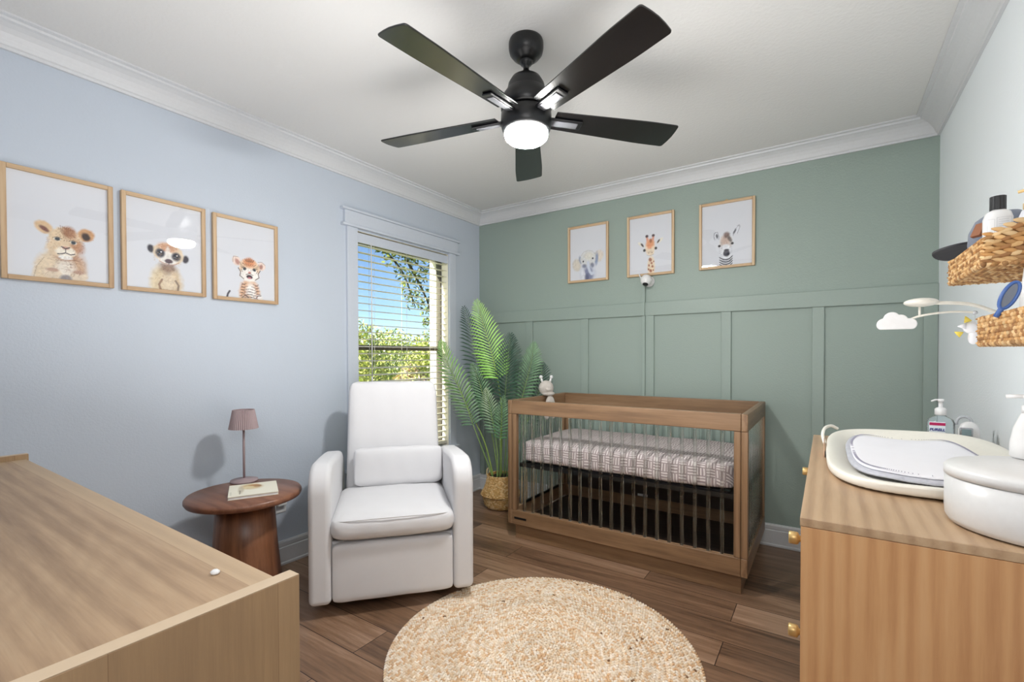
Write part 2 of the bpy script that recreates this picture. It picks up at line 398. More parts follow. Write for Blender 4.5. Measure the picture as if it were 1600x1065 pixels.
# window
win = structure(MB().box((-2.705, WY0+.0005, WZ0+.0005), (-2.655, WY0+.014, WZ1-.0005)).box((-2.705, WY1-.014, WZ0+.0005), (-2.655, WY1-.0005, WZ1-.0005))
                .box((-2.705, WY0+.014, WZ0+.0005), (-2.655, WY1-.014, WZ0+.05)).box((-2.705, WY0+.014, WZ1-.05), (-2.655, WY1-.014, WZ1-.0005)), 'window_1', M['bronze'], bevel=.002)
def wpart(mb, name, mat, **kw): return mb.build(name, mat, win, **kw)
wpart(MB().box((-2.70, WY0+.014, 1.232), (-2.662, WY1-.014, 1.268)), 'meeting_rail', M['bronze'], bevel=.002)
wpart(MB().box((-2.688, WY0+.013, WZ0+.04), (-2.684, WY1-.013, 1.24)).box((-2.676, WY0+.013, 1.26), (-2.672, WY1-.013, WZ1-.04)), 'glass_pane', M['glass'])
wpart(MB().box((XL-.07, WY0+.0003, WZ0), (XL-.002, WY0+.002, WZ1)).box((XL-.07, WY1-.002, WZ0), (XL-.002, WY1-.0003, WZ1)).box((XL-.07, WY0, WZ1-.002), (XL-.002, WY1, WZ1-.0003)), 'jamb_lining', M['cream_reveal'])
wpart(MB().box((XL+.0003, 1.925, .452), (XL+.018, 2.006, 2.03)).box((XL+.0003, 2.912, .452), (XL+.018, 2.987, 2.03)), 'casing', M['trim_blue'], bevel=.002)
wpart(MB().box((XL+.0003, 1.905, 2.047), (XL+.022, 3.008, 2.131)), 'header_board', M['trim_blue'], bevel=.002)
wpart(MB().box((XL+.0003, 1.88, 2.131), (XL+.036, 3.03, 2.146)).box((XL+.0003, 1.885, 2.030), (XL+.032, 3.025, 2.047)), 'header_cap', M['trim_blue'], bevel=.003)
wpart(MB().box((-2.65, WY0+.001, WZ0-.02+.0205), (XL, WY1-.001, WZ0+.006)).box((XL+.0003, 1.905, .432), (XL+.05, 3.0, .455)).box((XL+.0003, 1.925, .37), (XL+.016, 2.985, .432)), 'sill', M['trim_blue'], bevel=.003)

# ------------------------------------------------------------------ venetian blind
bl = thing('venetian_blind', 'white horizontal-slat blind hanging open inside the window', 'blind', (-2.617, 2.459, .5))
y0, y1 = WY0+.008, WY1-.008
MB().box((-2.65, y0, 1.965), (-2.588, y1, 2.012)).build('headrail', M['slat'], bl, bevel=.002)
MB().box((-2.587, y0-.003, 1.945), (-2.581, y1+.003, 2.008)).build('valance', M['trim_blue'], bl, bevel=.001)
mb = MB()
zs = np.arange(.525, 1.945, .0487)
for z in zs:
    rings = []
    for yy in (y0, y1):
        rings.append([Vector((-2.617-.0245+.049*t, yy, z+.003*math.sin(math.pi*t)+(.0016 if s_ else -.0016)-.004*(t-.5))) for s_, ts in ((0, np.linspace(0, 1, 5)), (1, np.linspace(1, 0, 5))) for t in ts])
    mb.loft(rings, cap=True, smooth=False)
mb.build('slats', M['slat'], bl)
MB().box((-2.642, y0, .475), (-2.592, y1, .497)).build('bottom_rail', M['slat'], bl, bevel=.003)
for yy in (2.16, 2.46, 2.76):
    MB().tube([(-2.590, yy, 1.96), (-2.590, yy, .49)], .0012, 6).tube([(-2.644, yy, 1.96), (-2.644, yy, .49)], .0012, 6).build('ladder_cord', M['white_plastic'], bl)
MB().tube([(-2.583, 2.13, 1.96), (-2.580, 2.13, 1.05)], .004, 8).tube([(-2.580, 2.13, 1.05), (-2.580, 2.13, 1.0)], .006, 8).build('tilt_wand', M['white_plastic'], bl)

# ------------------------------------------------------------------ outdoors
def outdoor_mat(name, c):
    m = NT(name); v = m.coord(); n = m.noise(v, 3, 4); c = s2l(c)
    m.principled(m.mix(n, tuple(x*.7 for x in c), c), .9); return m.m
g = MB().box((-40, -20, -.5), (-2.85, 40, -.35)); tag(single(g, 'ground', outdoor_mat('grass_ground', '8E9A5E'), 'green lawn outside beyond the window', 'ground'), kind='structure')
def leaves_cloud(name, parent, blobs, n, size, pal, mat, flat=0):
    """leaf quads scattered through ellipsoids"""
    V = []; F = []; Cc = []
    tot = sum(b[3]*b[4]*b[5] for b in blobs)
    for (bx, by, bz, rx, ry, rz) in blobs:
        k = int(n*rx*ry*rz/tot)
        for _ in range(k):
            d = rng.normal(size=3); d /= np.linalg.norm(d); rr = rng.uniform(.55, 1.05)
            c = np.array([bx+d[0]*rx*rr, by+d[1]*ry*rr, bz+d[2]*rz*rr])
            a = rng.normal(size=3); a /= np.linalg.norm(a); b = np.cross(a, rng.normal(size=3)); b /= np.linalg.norm(b)
            s_ = size*rng.uniform(.6, 1.3); k0 = len(V)
            V += [c-a*s_, c+b*s_*.45, c+a*s_, c-b*s_*.45]; F.append((k0, k0+1, k0+2, k0+3))
            q = np.array(pal[rng.integers(len(pal))])*rng.uniform(.75, 1.2); Cc += [q]*4
    o = join_np(name, mat, np.array(V)-np.array(parent_world(parent)), np.array(F), np.clip(np.array(Cc), 0, 1), parent, False); return o
PALS = [[s2l(x) for x in ('C9CF74', 'B4BF62', 'DDDC8C', '98AC56')], [s2l(x) for x in ('B4C26A', '98AC58', 'D0D284', 'BCC674')], [s2l(x) for x in ('DDB8A6', 'C8C880', 'E6C8B6', 'B4BE70', 'D8D294')]]
labels = ['yellow-green bush outside the window, on the picture side', 'mid-green bush behind the others outside the window', 'low bush with pinkish blossoms outside the lower window',
          'yellow-green bush outside the window, on the palm side']
for i, (x, y, z, r_, hgt, p) in enumerate([(-9.6, 7.4, .45, 1.05, 1.6, 0), (-12.3, 10.9, .6, 1.45, 1.5, 1), (-7.4, 7.15, .1, .60, .75, 2), (-9.0, 9.65, .45, 1.05, 1.45, 0)]):
    t = thing('bush', labels[i], 'bush', (x, y, -.35), group='bushes outside the window')
    leaves_cloud('foliage', t, [(x, y, z, r_, r_, hgt), (x, y, z+.25, r_*.6, r_*.6, hgt*.9), (x+.1, y-.1, z+.1, r_*.8, r_*.8, hgt*.8)], 7500, .06, PALS[p], M['leaf'])
    MB().tube([(x, y, -.35), (x+.05, y, .3), (x, y+.1, .9)], [.08, .05, .02], 8).build('stem', M['soil'], t)
t = thing('tree', 'tree whose dark-leaved branches hang over the upper window outside', 'tree', (-6.9, 3.2, -.35))
MB().tube(curve_pts([(-6.9, 3.2, -.35), (-6.85, 3.3, 1.2), (-6.8, 3.5, 3.0), (-6.6, 4.3, 3.9)], 6), [.16]*10+[.12]*9, 10).build('trunk', M['soil'], t)
br = MB()
bl_ = []
for P in ([(-6.7, 3.9, 3.6), (-6.5, 5.0, 3.45), (-6.3, 5.9, 3.05), (-6.2, 6.5, 2.7)], [(-6.7, 3.9, 3.5), (-6.2, 4.7, 3.3), (-5.9, 5.3, 2.95)], [(-6.5, 5.0, 3.4), (-6.4, 5.9, 2.8), (-6.4, 6.3, 2.1)], [(-6.7, 4.1, 3.7), (-6.5, 5.5, 3.6), (-6.5, 6.8, 3.5)],
          [(-6.3, 5.9, 3.05), (-6.5, 6.7, 2.3), (-6.5, 6.9, 1.75)]):
    c = curve_pts(P, 6); br.tube(c, [.03*(1-.8*i/len(c)) for i in range(len(c))], 6)
    for q in c[3::2]: bl_.append((q[0], q[1], q[2], .22, .22, .14))
br.build('branches', M['soil'], t)
leaves_cloud('foliage', t, bl_, 1500, .045, [s2l(x) for x in ('5E7038', '84954A', 'A9B45C', '4A5A34')], M['leaf'])

# ------------------------------------------------------------------ ceiling fan
FX, FY = -1.0, 1.597
fan = thing('ceiling_fan', 'black five-blade ceiling fan with a lit round light', 'ceiling fan', (FX, FY, H))
fc = (FX, FY, 0)
MB().lathe([(.030, 2.4395), (.066, 2.4395), (.069, 2.430), (.069, 2.408), (.065, 2.390), (.052, 2.374), (.040, 2.366), (.034, 2.360), (.012, 2.358)], fc, 40).build('canopy', M['black'], fan)
MB().lathe([(.024, 2.372), (.028, 2.358), (.022, 2.346), (.012, 2.340), (.011, 2.322), (.018, 2.318), (.021, 2.306), (.03, 2.304)], fc, 24).build('downrod', M['black'], fan)
MB().lathe([(.012, 2.308), (.034, 2.304), (.058, 2.290), (.071, 2.268), (.076, 2.246), (.079, 2.240), (.092, 2.222), (.101, 2.200), (.101, 2.168), (.090, 2.160), (.05, 2.158)], fc, 48).build('motor_housing', M['black'], fan)
MB().lathe([(.06, 2.160), (.092, 2.158), (.100, 2.150), (.102, 2.112), (.096, 2.088), (.090, 2.080), (.05, 2.080)], fc, 48).build('light_housing', M['black'], fan)
em = NT('lit_frosted_glass'); e_ = em.n('Emission'); e_.inputs[0].default_value = (1, .985, .95, 1); e_.inputs[1].default_value = FAN_STRENGTH; em.l(e_.outputs[0], em.out.inputs[0])
MB().lathe([(.083, 2.0795), (.086, 2.076), (.087, 2.068), (.083, 2.056), (.071, 2.045), (.050, 2.037), (.025, 2.033), (.003, 2.032)], fc, 48).build('light_globe', em.m, fan)
for k in range(5):
    a = R(-95.3+72*k); rot = Matrix.Translation((FX, FY, 2.14)) @ Matrix.Rotation(a, 4, 'Z') @ Matrix.Rotation(R(-11), 4, 'X')
    n = 14; up = []; lo = []
    def wd(t): return .050+.019*min(1, t/.75)
    for i in range(n+1):
        t = i/n; x = .115+(.655-.115)*t
        up.append((x, wd(t))); lo.append((x, -wd(t)))
    # rounded tip, slightly raked
    tip = [(.640+.012*math.sin(R(q)), .057+.012*math.cos(R(q))) for q in range(0, 91, 30)]+[(.656, .03), (.658, 0), (.656, -.03)]+[(.640+.012*math.cos(R(q)), -.057-.012*math.sin(R(q))) for q in range(0, 91, 30)]
    poly = [p for p in up if p[0] < .62]+tip+[p for p in lo if p[0] < .62][::-1]
    mb = MB().prism([rot @ Vector((x, y, -.003)) for x, y in poly], rot.to_3x3() @ Vector((0, 0, .006)))
    bo = mb.build('blade', M['blade'], fan, bevel=.0015, seg=1)
    # blade iron: dark plate with a bright inner tongue
    arm = MB().box((.085, -.024, -.012), (.235, .024, -.0035), rot)
    io = arm.build('blade_iron', M['black'], fan, bevel=.004)
    MB().box((.10, -.016, -.0145), (.215, .016, -.0115), rot).build('iron_plate', M['steel'], io, bevel=.002, off=parent_world(fan))

# ------------------------------------------------------------------ framed prints
class Canvas:
    def __init__(s, w=120, h=160):
        s.w, s.h = w, h; s.a = np.ones((h, w, 3))*np.array(s2l('D6D9E0')); y, x = np.mgrid[0:h, 0:w]
        s.x = (x+.5)/w; s.y = (y+.5)/w
        n = rng.normal(size=(h//4+3, w//4+3)); yy = np.clip(y/4, 0, n.shape[0]-2); xx = np.clip(x/4, 0, n.shape[1]-2)
        iy, ix = yy.astype(int), xx.astype(int); fy, fx = yy-iy, xx-ix
        s.n = n[iy, ix]*(1-fy)*(1-fx)+n[iy+1, ix]*fy*(1-fx)+n[iy, ix+1]*(1-fy)*fx+n[iy+1, ix+1]*fy*fx
        s.fn = rng.normal(size=(h, w))
    def ell(s, cx, cy, rx, ry, c, rot=0, soft=.15, al=1., tex=.06):
        a = R(rot); dx, dy = s.x-cx, s.y-cy; u = (dx*math.cos(a)+dy*math.sin(a))/rx; v = (-dx*math.sin(a)+dy*math.cos(a))/ry
        d = np.sqrt(u*u+v*v)+s.n*.04; k = np.clip((1+soft/2-d)/soft, 0, 1)*al
        col = np.array(s2l(c))[None, None]*(1+tex*(s.n+s.fn*.6))[..., None]
        s.a = s.a*(1-k[..., None])+np.clip(col, 0, 1)*k[..., None]; return s
    def line(s, pts, wd, c, al=1., soft=.5):
        d = np.full(s.x.shape, 9.)
        for (ax, ay), (bx, by) in zip(pts[:-1], pts[1:]):
            vx, vy = bx-ax, by-ay; L = vx*vx+vy*vy+1e-9; t = np.clip(((s.x-ax)*vx+(s.y-ay)*vy)/L, 0, 1)
            d = np.minimum(d, np.hypot(s.x-ax-t*vx, s.y-ay-t*vy))
        k = np.clip((wd-d)/(wd*soft), 0, 1)*al; s.a = s.a*(1-k[..., None])+np.array(s2l(c))*k[..., None]; return s
def _fur(s, cx, cy, rx, ry, c, n, L=.02, al=.6, wd=.0035, spread=1.):
    for _ in range(n):
        a = rng.uniform(0, 6.28); q = math.sqrt(rng.uniform(0, 1)); x, y = cx+rx*q*math.cos(a), cy+ry*q*math.sin(a)
        dx, dy = (x-cx)*.5+rng.normal()*.3*rx, (y-cy)*.5-.25*ry; k = L/(math.hypot(dx, dy)+1e-6)
        s.line([(x, y), (x+dx*k, y+dy*k)], wd, c, al*rng.uniform(.4, 1))
    return s
Canvas.fur = _fur
def lion():
    c = Canvas(150, 200)
    c.ell(.50, .10, .25, .30, 'D9C7AD', soft=.3).ell(.40, .05, .16, .25, 'DDCBB0', soft=.3).ell(.62, .18, .14, .22, 'C39C7B', 0, .5, .8).ell(.55, .12, .10, .16, 'E6E0D6', 0, .6, .9)
    c.ell(.55, .31, .13, .05, 'B08466', 0, .6, .7)
    for s_ in (-1, 1): c.ell(.55+s_*.13, .07, .09, .07, 'DDCDB8', 0, .3).ell(.55+s_*.13, .12, .06, .025, 'A67867', 0, .6, .7)
    c.ell(.55, .02, .06, .05, '6D6670', 0, .5, .8)
    c.ell(.34, .665, .095, .075, 'D6B892', -35, .3).ell(.345, .645, .055, .028, '8A5F52', -35, .5, .9)
    c.ell(.76, .64, .095, .085, 'C99C70', 30, .3).ell(.76, .62, .045, .055, '4A3430', 20, .5, .9)
    c.ell(.55, .53, .165, .175, 'DEC8A8', 0, .18).ell(.52, .42, .16, .12, 'DCC6A8', 0, .2).ell(.59, .64, .07, .08, 'A9724C', 20, .7, .85).ell(.67, .46, .07, .09, 'B57E57', 20, .7, .8)
    for q in range(7): c.line([(.50+.02*q, .72-.006*q), (.515+.016*q, .62)], .006, '7A4A35', .6)
    for x, y in ((.47, .535), (.63, .515)): c.ell(x, y, .035, .024, 'F0ECE0', -10, .4).ell(x, y, .026, .024, '3E4C58', 0, .4).ell(x, y, .012, .012, '101018', 0, .4).line([(x-.045, y+.012), (x, y+.03), (x+.04, y+.01)], .006, '3A2A26', .8)
    c.ell(.55, .38, .10, .07, 'EAE3D6', 0, .3).ell(.55, .30, .07, .028, 'F2F0EC', 0, .3).ell(.55, .43, .04, .022, 'C79A88', 0, .4)
    c.line([(.51, .44), (.55, .42), (.59, .44)], .007, '3A3036').line([(.55, .42), (.55, .37)], .006, '2E262C').line([(.47, .34), (.51, .345), (.55, .365), (.60, .345), (.64, .36)], .007, '2E262C')
    c.line([(.24, .0), (.27, .15), (.34, .27)], .004, '8C7A66', .7)
    c.fur(.45, .12, .2, .2, 'A98C6C', 130).fur(.64, .2, .10, .14, '8A5B43', 90).fur(.55, .26, .14, .05, '7A4E3A', 70).fur(.56, .62, .10, .09, '7E4C34', 90, .015, .8).fur(.44, .5, .07, .1, 'B58E62', 50).fur(.68, .47, .06, .1, '8A5436', 70).fur(.77, .63, .075, .07, '9A5E3E', 40)
    c.ell(.345, .645, .045, .022, '6A3C38', -35, .6, .8).ell(.76, .62, .038, .045, '30201E', 20, .5, .9)
    for x, y in ((.47, .535), (.63, .515)): c.ell(x, y, .022, .017, '23303A', 0, .4)
    c.line([(.51, .44), (.55, .42), (.59, .44)], .009, '2A2228').line([(.55, .42), (.55, .37)], .007, '2E262C').line([(.47, .34), (.51, .345), (.55, .365), (.60, .345), (.64, .36)], .008, '2E262C'); return c
def meerkat():
    c = Canvas(130, 174)
    c.ell(.52, .10, .20, .30, 'D2BFA2', 0, .4).ell(.38, .10, .09, .22, 'D8C9AA', 0, .7, .8).ell(.54, .12, .09, .2, 'DCCDB6', 0, .6, .9)
    c.ell(.53, .36, .10, .10, '86685A', 0, .8, .8)
    c.line([(.45, .16), (.41, .08), (.43, .0)], .018, '7E5648', .8).line([(.63, .16), (.67, .09), (.66, .02)], .018, '5F4C48', .8)
    c.ell(.31, .61, .045, .06, '34303C', 10, .5).ell(.77, .52, .045, .06, '34303C', -10, .5)
    c.ell(.54, .57, .205, .165, 'DCCBB2', -8, .14).ell(.53, .66, .12, .07, 'C98F6C', -8, .9, .75).ell(.53, .50, .13, .10, 'E9E6E2', -8, .3).ell(.53, .60, .03, .08, 'E6E2DC', 0, .6, .8)
    for x, y in ((.43, .565), (.64, .54)): c.ell(x, y, .062, .068, '454350', 0, .45).ell(x, y+.004, .036, .038, '15151F', 0, .3).ell(x+.012, y+.018, .010, .010, 'E8ECF2', 0, .3).ell(x-.012, y-.012, .012, .008, '6D7C96', 0, .5, .7)
    c.ell(.54, .455, .055, .034, '5B4A52', 0, .35).line([(.42, .44), (.48, .415), (.55, .40), (.62, .41), (.68, .45)], .006, 'A5603E', .8).line([(.54, .43), (.54, .405)], .005, '3A2E34')
    c.fur(.52, .14, .16, .2, 'A98660', 170).fur(.53, .36, .09, .07, '5E4038', 60).fur(.53, .67, .12, .06, 'A8653F', 70, .014, .7).fur(.40, .5, .05, .08, 'C3A98A', 30).fur(.66, .48, .05, .08, 'C3A98A', 30); return c
def tiger():
    c = Canvas(130, 174)
    c.ell(.55, .10, .18, .26, 'DBB697', 0, .3).ell(.57, .10, .09, .18, 'EDEBE8', 0, .5)
    for q in range(5):
        y = .05+.055*q; c.line([(.38+.01*q, y), (.43, y-.01), (.47, y-.025)], .009, '6A4436', .85).line([(.74-.01*q, y), (.69, y-.01), (.65, y-.03)], .009, '6A4436', .85)
    c.ell(.50, .03, .08, .05, 'D8C0AC', 0, .3).ell(.70, .03, .08, .06, 'E8E4E2', 0, .3).line([(.43, .03), (.48, .065), (.53, .03)], .009, '33292B').line([(.66, .02), (.69, .07), (.75, .08)], .009, '33292B')
    c.line([(.17, .0), (.185, .06), (.215, .11)], .02, '4A4650')
    c.ell(.33, .65, .07, .085, 'E8D5CB', 30, .2).ell(.345, .635, .035, .055, 'B58478', 30, .6, .9).ell(.76, .61, .07, .075, 'E8D5CB', -30, .2).ell(.75, .60, .035, .045, 'A57468', -30, .6, .9)
    c.line([(.27, .62), (.28, .72), (.36, .72)], .005, '5E504E', .8).line([(.70, .68), (.77, .69), (.83, .64)], .005, '5E504E', .8)
    c.ell(.55, .53, .18, .19, 'E5C9AC', 0, .15).ell(.55, .43, .17, .12, 'EFEBE6', 0, .25).ell(.55, .65, .10, .08, 'D98F62', 0, .6, .9)
    for q in (-.075, -.045, -.015, .015, .045, .075): c.line([(.55+q, .725-abs(q)*.3), (.55+q*.7, .66)], .008, '3E2A26', .9).line([(.55+q*1.5, .62), (.55+q*.9, .59)], .006, '5A3A30', .7)
    for s_ in (-1, 1):
        c.line([(.55+s_*.19, .53), (.55+s_*.15, .47), (.55+s_*.165, .40), (.55+s_*.10, .35)], .011, '4C3C3A', .85).line([(.55+s_*.145, .52), (.55+s_*.12, .47)], .008, '5E4A44', .8)
        c.ell(.55+s_*.085, .525, .028, .022, '3C4A54', 0, .4).ell(.55+s_*.085, .525, .010, .012, '10141A', 0, .4).line([(.55+s_*.13, .545), (.55+s_*.08, .556), (.55+s_*.05, .53)], .006, '2E2426')
    c.ell(.55, .47, .028, .018, 'C98A80', 0, .4).line([(.49, .43), (.55, .455), (.61, .43)], .007, '33292B').ell(.55, .395, .055, .035, '3E2630', 0, .3).ell(.55, .375, .03, .014, 'C98088', 0, .5)
    c.fur(.55, .6, .13, .1, '7E4428', 60, .014, .7).fur(.46, .14, .06, .12, 'B5683E', 60).fur(.65, .14, .06, .12, 'B5683E', 50)
    for q in range(6):
        for s_ in (-1, 1): c.line([(.55+s_*(.10+.012*q), .57+.012*q), (.55+s_*(.15+.004*q), .545+.02*q)], .005, '3A2826', .7)
    for q in range(6): c.line([(.55+.11*math.cos(1+q*.25), .27-.045*q), (.55+.17*math.cos(.6), .24-.045*q)], .0075, '4A3230', .75).line([(.55-.11*math.cos(1+q*.25), .27-.045*q), (.55-.17*math.cos(.6), .24-.045*q)], .0075, '4A3230', .75)
    return c
def elephant():
    c = Canvas(110, 147)
    c.ell(.19, .40, .12, .16, 'CFCBC4', 10, .3).ell(.19, .39, .08, .11, 'D6CEC0', 10, .6, .8).ell(.80, .57, .12, .15, 'D6D0C8', -15, .3).ell(.82, .57, .07, .10, 'D8CEC2', -15, .6, .8)
    c.ell(.50, .14, .20, .24, 'B9BFD2', 0, .6, .7).ell(.50, .12, .13, .20, '6E7394', 0, .6, .9).ell(.38, .10, .06, .18, 'E0E2EA', 10, .5, .8).ell(.47, .05, .06, .10, '4D4F70', 0, .7, .8)
    c.ell(.29, .52, .04, .10, '7A8AA4', 10, .7, .8).ell(.73, .50, .045, .15, '7E8FB0', -5, .7, .9)
    c.ell(.50, .54, .205, .20, 'D3D5D6', 0, .15).ell(.52, .60, .12, .09, 'DDDAD0', 0, .6, .8).ell(.40, .36, .06, .05, '5D6380', 0, .8, .8).ell(.62, .36, .05, .06, '5D6380', 0, .8, .8)
    c.line([(.50, .44), (.51, .32), (.55, .2), (.60, .14), (.64, .16)], .045, 'C9D0DE', 1, .5).line([(.55, .42), (.56, .3), (.60, .19)], .006, '7E88A4', .8)
    for x, y in ((.37, .475), (.63, .525)): c.ell(x, y, .022, .024, '22222E', 0, .4)
    c.line([(.31, .62), (.38, .71), (.50, .745), (.62, .71), (.70, .62)], .006, 'AAA69E', .8)
    for q in range(4): c.line([(.42, .56+.035*q), (.50, .55+.035*q), (.58, .57+.035*q)], .003, 'A9A8A4', .6)
    return c
def giraffe():
    c = Canvas(110, 147)
    c.ell(.52, .16, .085, .24, 'E6D5BC', 0, .35)
    for x, y, r_ in ((.50, .32, .045), (.53, .24, .03), (.47, .19, .028), (.55, .16, .03), (.51, .06, .04), (.46, .10, .025), (.57, .07, .02), (.58, .27, .02)): c.ell(x, y, r_*.8, r_, '9A5D48', 20, .4, .9)
    c.ell(.28, .70, .09, .035, 'E5E2D6', -40, .4).ell(.31, .685, .055, .022, '4F444A', -55, .5).ell(.72, .74, .09, .035, 'E5E2D6', 40, .4).ell(.69, .73, .055, .02, '4F444A', 55, .5)
    for x in (.42, .57): c.line([(.50+(x-.5)*.7, .70), (x, .86)], .032, 'D9A08A', 1, .4).ell(x, .88, .035, .032, '4B3840', 0, .4)
    c.ell(.495, .62, .115, .17, 'E6D3BC', 0, .2).ell(.495, .70, .095, .10, 'DE9A6C', 0, .6, .95).ell(.48, .63, .05, .06, 'D78E68', 0, .7, .7).ell(.51, .76, .03, .05, '9A6246', 0, .6, .8)
    c.ell(.50, .49, .09, .07, 'E9DAC4', 0, .3).ell(.50, .50, .06, .03, 'C3AE96', 0, .6, .6)
    for x, y in ((.36, .555), (.63, .575)): c.ell(x, y, .032, .034, '2A2428', 0, .45)
    c.line([(.42, .44), (.50, .42), (.58, .445)], .005, '7E5C50', .8).ell(.46, .48, .01, .008, '5E4640').ell(.54, .48, .01, .008, '5E4640'); return c
def zebra():
    c = Canvas(110, 147)
    c.ell(.49, .06, .13, .16, 'E3E6EC', 0, .3)
    for q in range(4): y = .19-.05*q; c.line([(.36, y), (.44, y-.045), (.50, y-.055), (.56, y-.04), (.62, y+.01)], .010, '4A4C58', .9)
    c.ell(.30, .66, .055, .10, 'D9DCE4', 18, .3).ell(.31, .655, .022, .055, '54565F', 14, .6, .95).ell(.67, .72, .045, .12, 'D9DCE4', -32, .3).ell(.66, .71, .02, .055, '54565F', -28, .6, .95)
    c.line([(.25, .60), (.25, .72), (.32, .745)], .005, '7E828E', .7).line([(.70, .82), (.75, .84), (.77, .80)], .005, '7E828E', .7)
    c.ell(.49, .50, .13, .17, 'DDD8D6', 0, .2).ell(.48, .53, .09, .13, 'C3ACA0', 0, .6, .9).ell(.48, .34, .11, .12, 'E2E4EA', 0, .3)
    c.ell(.50, .66, .06, .06, '7A625C', 0, .7, .9).ell(.56, .57, .035, .08, '5E5654', 30, .7, .9)
    for x, y in ((.36, .435), (.615, .465)): c.ell(x, y, .028, .027, '1E1A20', 0, .4)
    for q in range(4): c.line([(.35, .39-.035*q), (.41, .37-.04*q)], .004, '6C6E78', .7).line([(.61, .40-.035*q), (.57, .37-.04*q)], .004, '6C6E78', .7)
    c.ell(.50, .27, .065, .075, '4C4C56', 0, .35).ell(.53, .24, .03, .03, '2C2C36', 0, .6).ell(.50, .335, .05, .022, '3A3A42', 0, .5)
    c.line([(.27, .58), (.25, .66), (.27, .74), (.32, .74), (.35, .64), (.345, .58)], .007, '6A6E7A', .8).line([(.63, .62), (.67, .76), (.74, .83), (.76, .79), (.71, .66)], .006, '6A6E7A', .8)
    for q in range(5): c.line([(.37+.006*q, .52-.03*q), (.42, .50-.035*q)], .006, '5C5A60', .6).line([(.61-.004*q, .54-.03*q), (.56, .52-.035*q)], .006, '5C5A60', .6)
    c.fur(.49, .56, .07, .09, '8A6658', 50, .018, .6).fur(.53, .64, .06, .06, '4E3E3A', 40, .02, .7)
    for q in range(4): y = .17-.05*q; c.line([(.37, y+.01), (.44, y-.04), (.50, y-.05), (.56, y-.035), (.61, y+.015)], .012, '33343E', .9)
    return c
def picture(cx, cz, art, label, wall, group, hook=False):
    """frame .33 x .43 hung with its back on the wall; wall 'L' faces +X, 'G' faces -Y"""
    W_, H_, fw_, dp = .335, .435, .017, .020
    if wall == 'L': O = Vector((XL+.001, cx, cz)); U_ = Vector((0, 1, 0)); N_ = Vector((1, 0, 0)); mh = M['frame_wood_h']
    else: O = Vector((cx, YG-.001, cz)); U_ = Vector((1, 0, 0)); N_ = Vector((0, -1, 0)); mh = M['frame_wood_x']
    Z_ = Vector((0, 0, 1)); m = Matrix((U_, Z_, N_)).transposed().to_4x4(); m.translation = O
    t = thing('framed_print', label, 'framed picture', O-Vector((0, 0, H_/2)), group=group)
    w2, h2 = W_/2, H_/2
    for a_ in (-w2, w2-fw_): MB().box((a_, -h2, 0), (a_+fw_, h2, dp), m).build('frame_stile', M['frame_wood'], t, bevel=.0015, seg=1)
    for b_ in (-h2, h2-fw_): MB().box((-w2+fw_, b_, 0), (w2-fw_, b_+fw_, dp), m).build('frame_rail', mh, t, bevel=.0015, seg=1)
    iw, ih = w2-fw_, h2-fw_
    MB().box((-iw, -ih, .001), (iw, ih, .006), m).build('backing_board', M['white_plastic'], t)
    cv = art(); hh, ww = cv.h, cv.w; x = np.linspace(-iw, iw, ww); y = np.linspace(-ih, ih, hh)
    X, Y = np.meshgrid(x, y); P = np.array([O])+X.ravel()[:, None]*np.array(U_)+Y.ravel()[:, None]*np.array(Z_)+.0075*np.array(N_)
    i = np.arange(hh-1)[:, None]*ww+np.arange(ww-1)[None]; F = np.stack([i, i+1, i+ww+1, i+ww], -1).reshape(-1, 4)
    join_np('print', M['print'], P-np.array(parent_world(t)), F, cv.a.reshape(-1, 3), t, False)
    MB().box((-iw, -ih, .0105), (iw, ih, .0125), m).build('glazing', M['glazing'], t)
    if hook: MB().tube([m @ Vector((-.012, h2-.001, .008)), m @ Vector((0, h2+.010, .008)), m @ Vector((.012, h2-.001, .008))], .0022, 6).build('hanger', M['brass'], t)
    return t
picture(.563, 1.703, lion, 'pine-framed watercolour of a lion cub, on the blue wall', 'L', 'animal prints on the blue wall')
picture(.926, 1.702, meerkat, 'pine-framed watercolour of a meerkat, on the blue wall between lion and tiger', 'L', 'animal prints on the blue wall')
picture(1.295, 1.698, tiger, 'pine-framed watercolour of a laughing tiger cub, nearest the window on the blue wall', 'L', 'animal prints on the blue wall')
picture(-1.523, 1.974, elephant, 'light-framed watercolour of a baby elephant above the crib', 'G', 'animal prints on the green wall', True)
picture(-1.043, 1.974, giraffe, 'light-framed watercolour of a giraffe above the crib, over the baby camera', 'G', 'animal prints on the green wall', True)
picture(-.545, 1.975, zebra, 'light-framed watercolour of a zebra foal above the crib', 'G', 'animal prints on the green wall', True)

# ------------------------------------------------------------------ baby camera and cable cover
t = thing('baby_camera', 'round white baby camera on the green wall below the giraffe print', 'camera', (-1.066, YG-.001, 1.68))
mm = Matrix.Translation((-1.05, YG, 1.715)) @ Matrix.Rotation(R(90), 4, 'X')
MB().lathe([(.036, .001), (.038, .006), (.036, .012), (.018, .016), (.014, .03)], (0, 0, 0), 28, mm).build('wall_mount', M['white_plastic'], t)
m2 = Matrix.Translation((-1.055, YG-.062, 1.718)) @ Matrix.Rotation(R(150), 4, 'X')
MB().lathe([(.002, -.040), (.018, -.037), (.030, -.027), (.038, -.010), (.040, 0), (.038, .012), (.030, .027), (.022, .034), (.020, .035)], (0, 0, 0), 32, m2).build('camera_body', M['white_plastic'], t)
MB().lathe([(.0195, .030), (.0195, .037), (.012, .040), (.002, .041)], (0, 0, 0), 24, m2).build('lens', M['black_plastic'], t)
MB().tube([(-1.082, YG-.05, 1.705), (-1.108, YG-.055, 1.768)], [.006, .004], 8).build('antenna', M['white_plastic'], t)
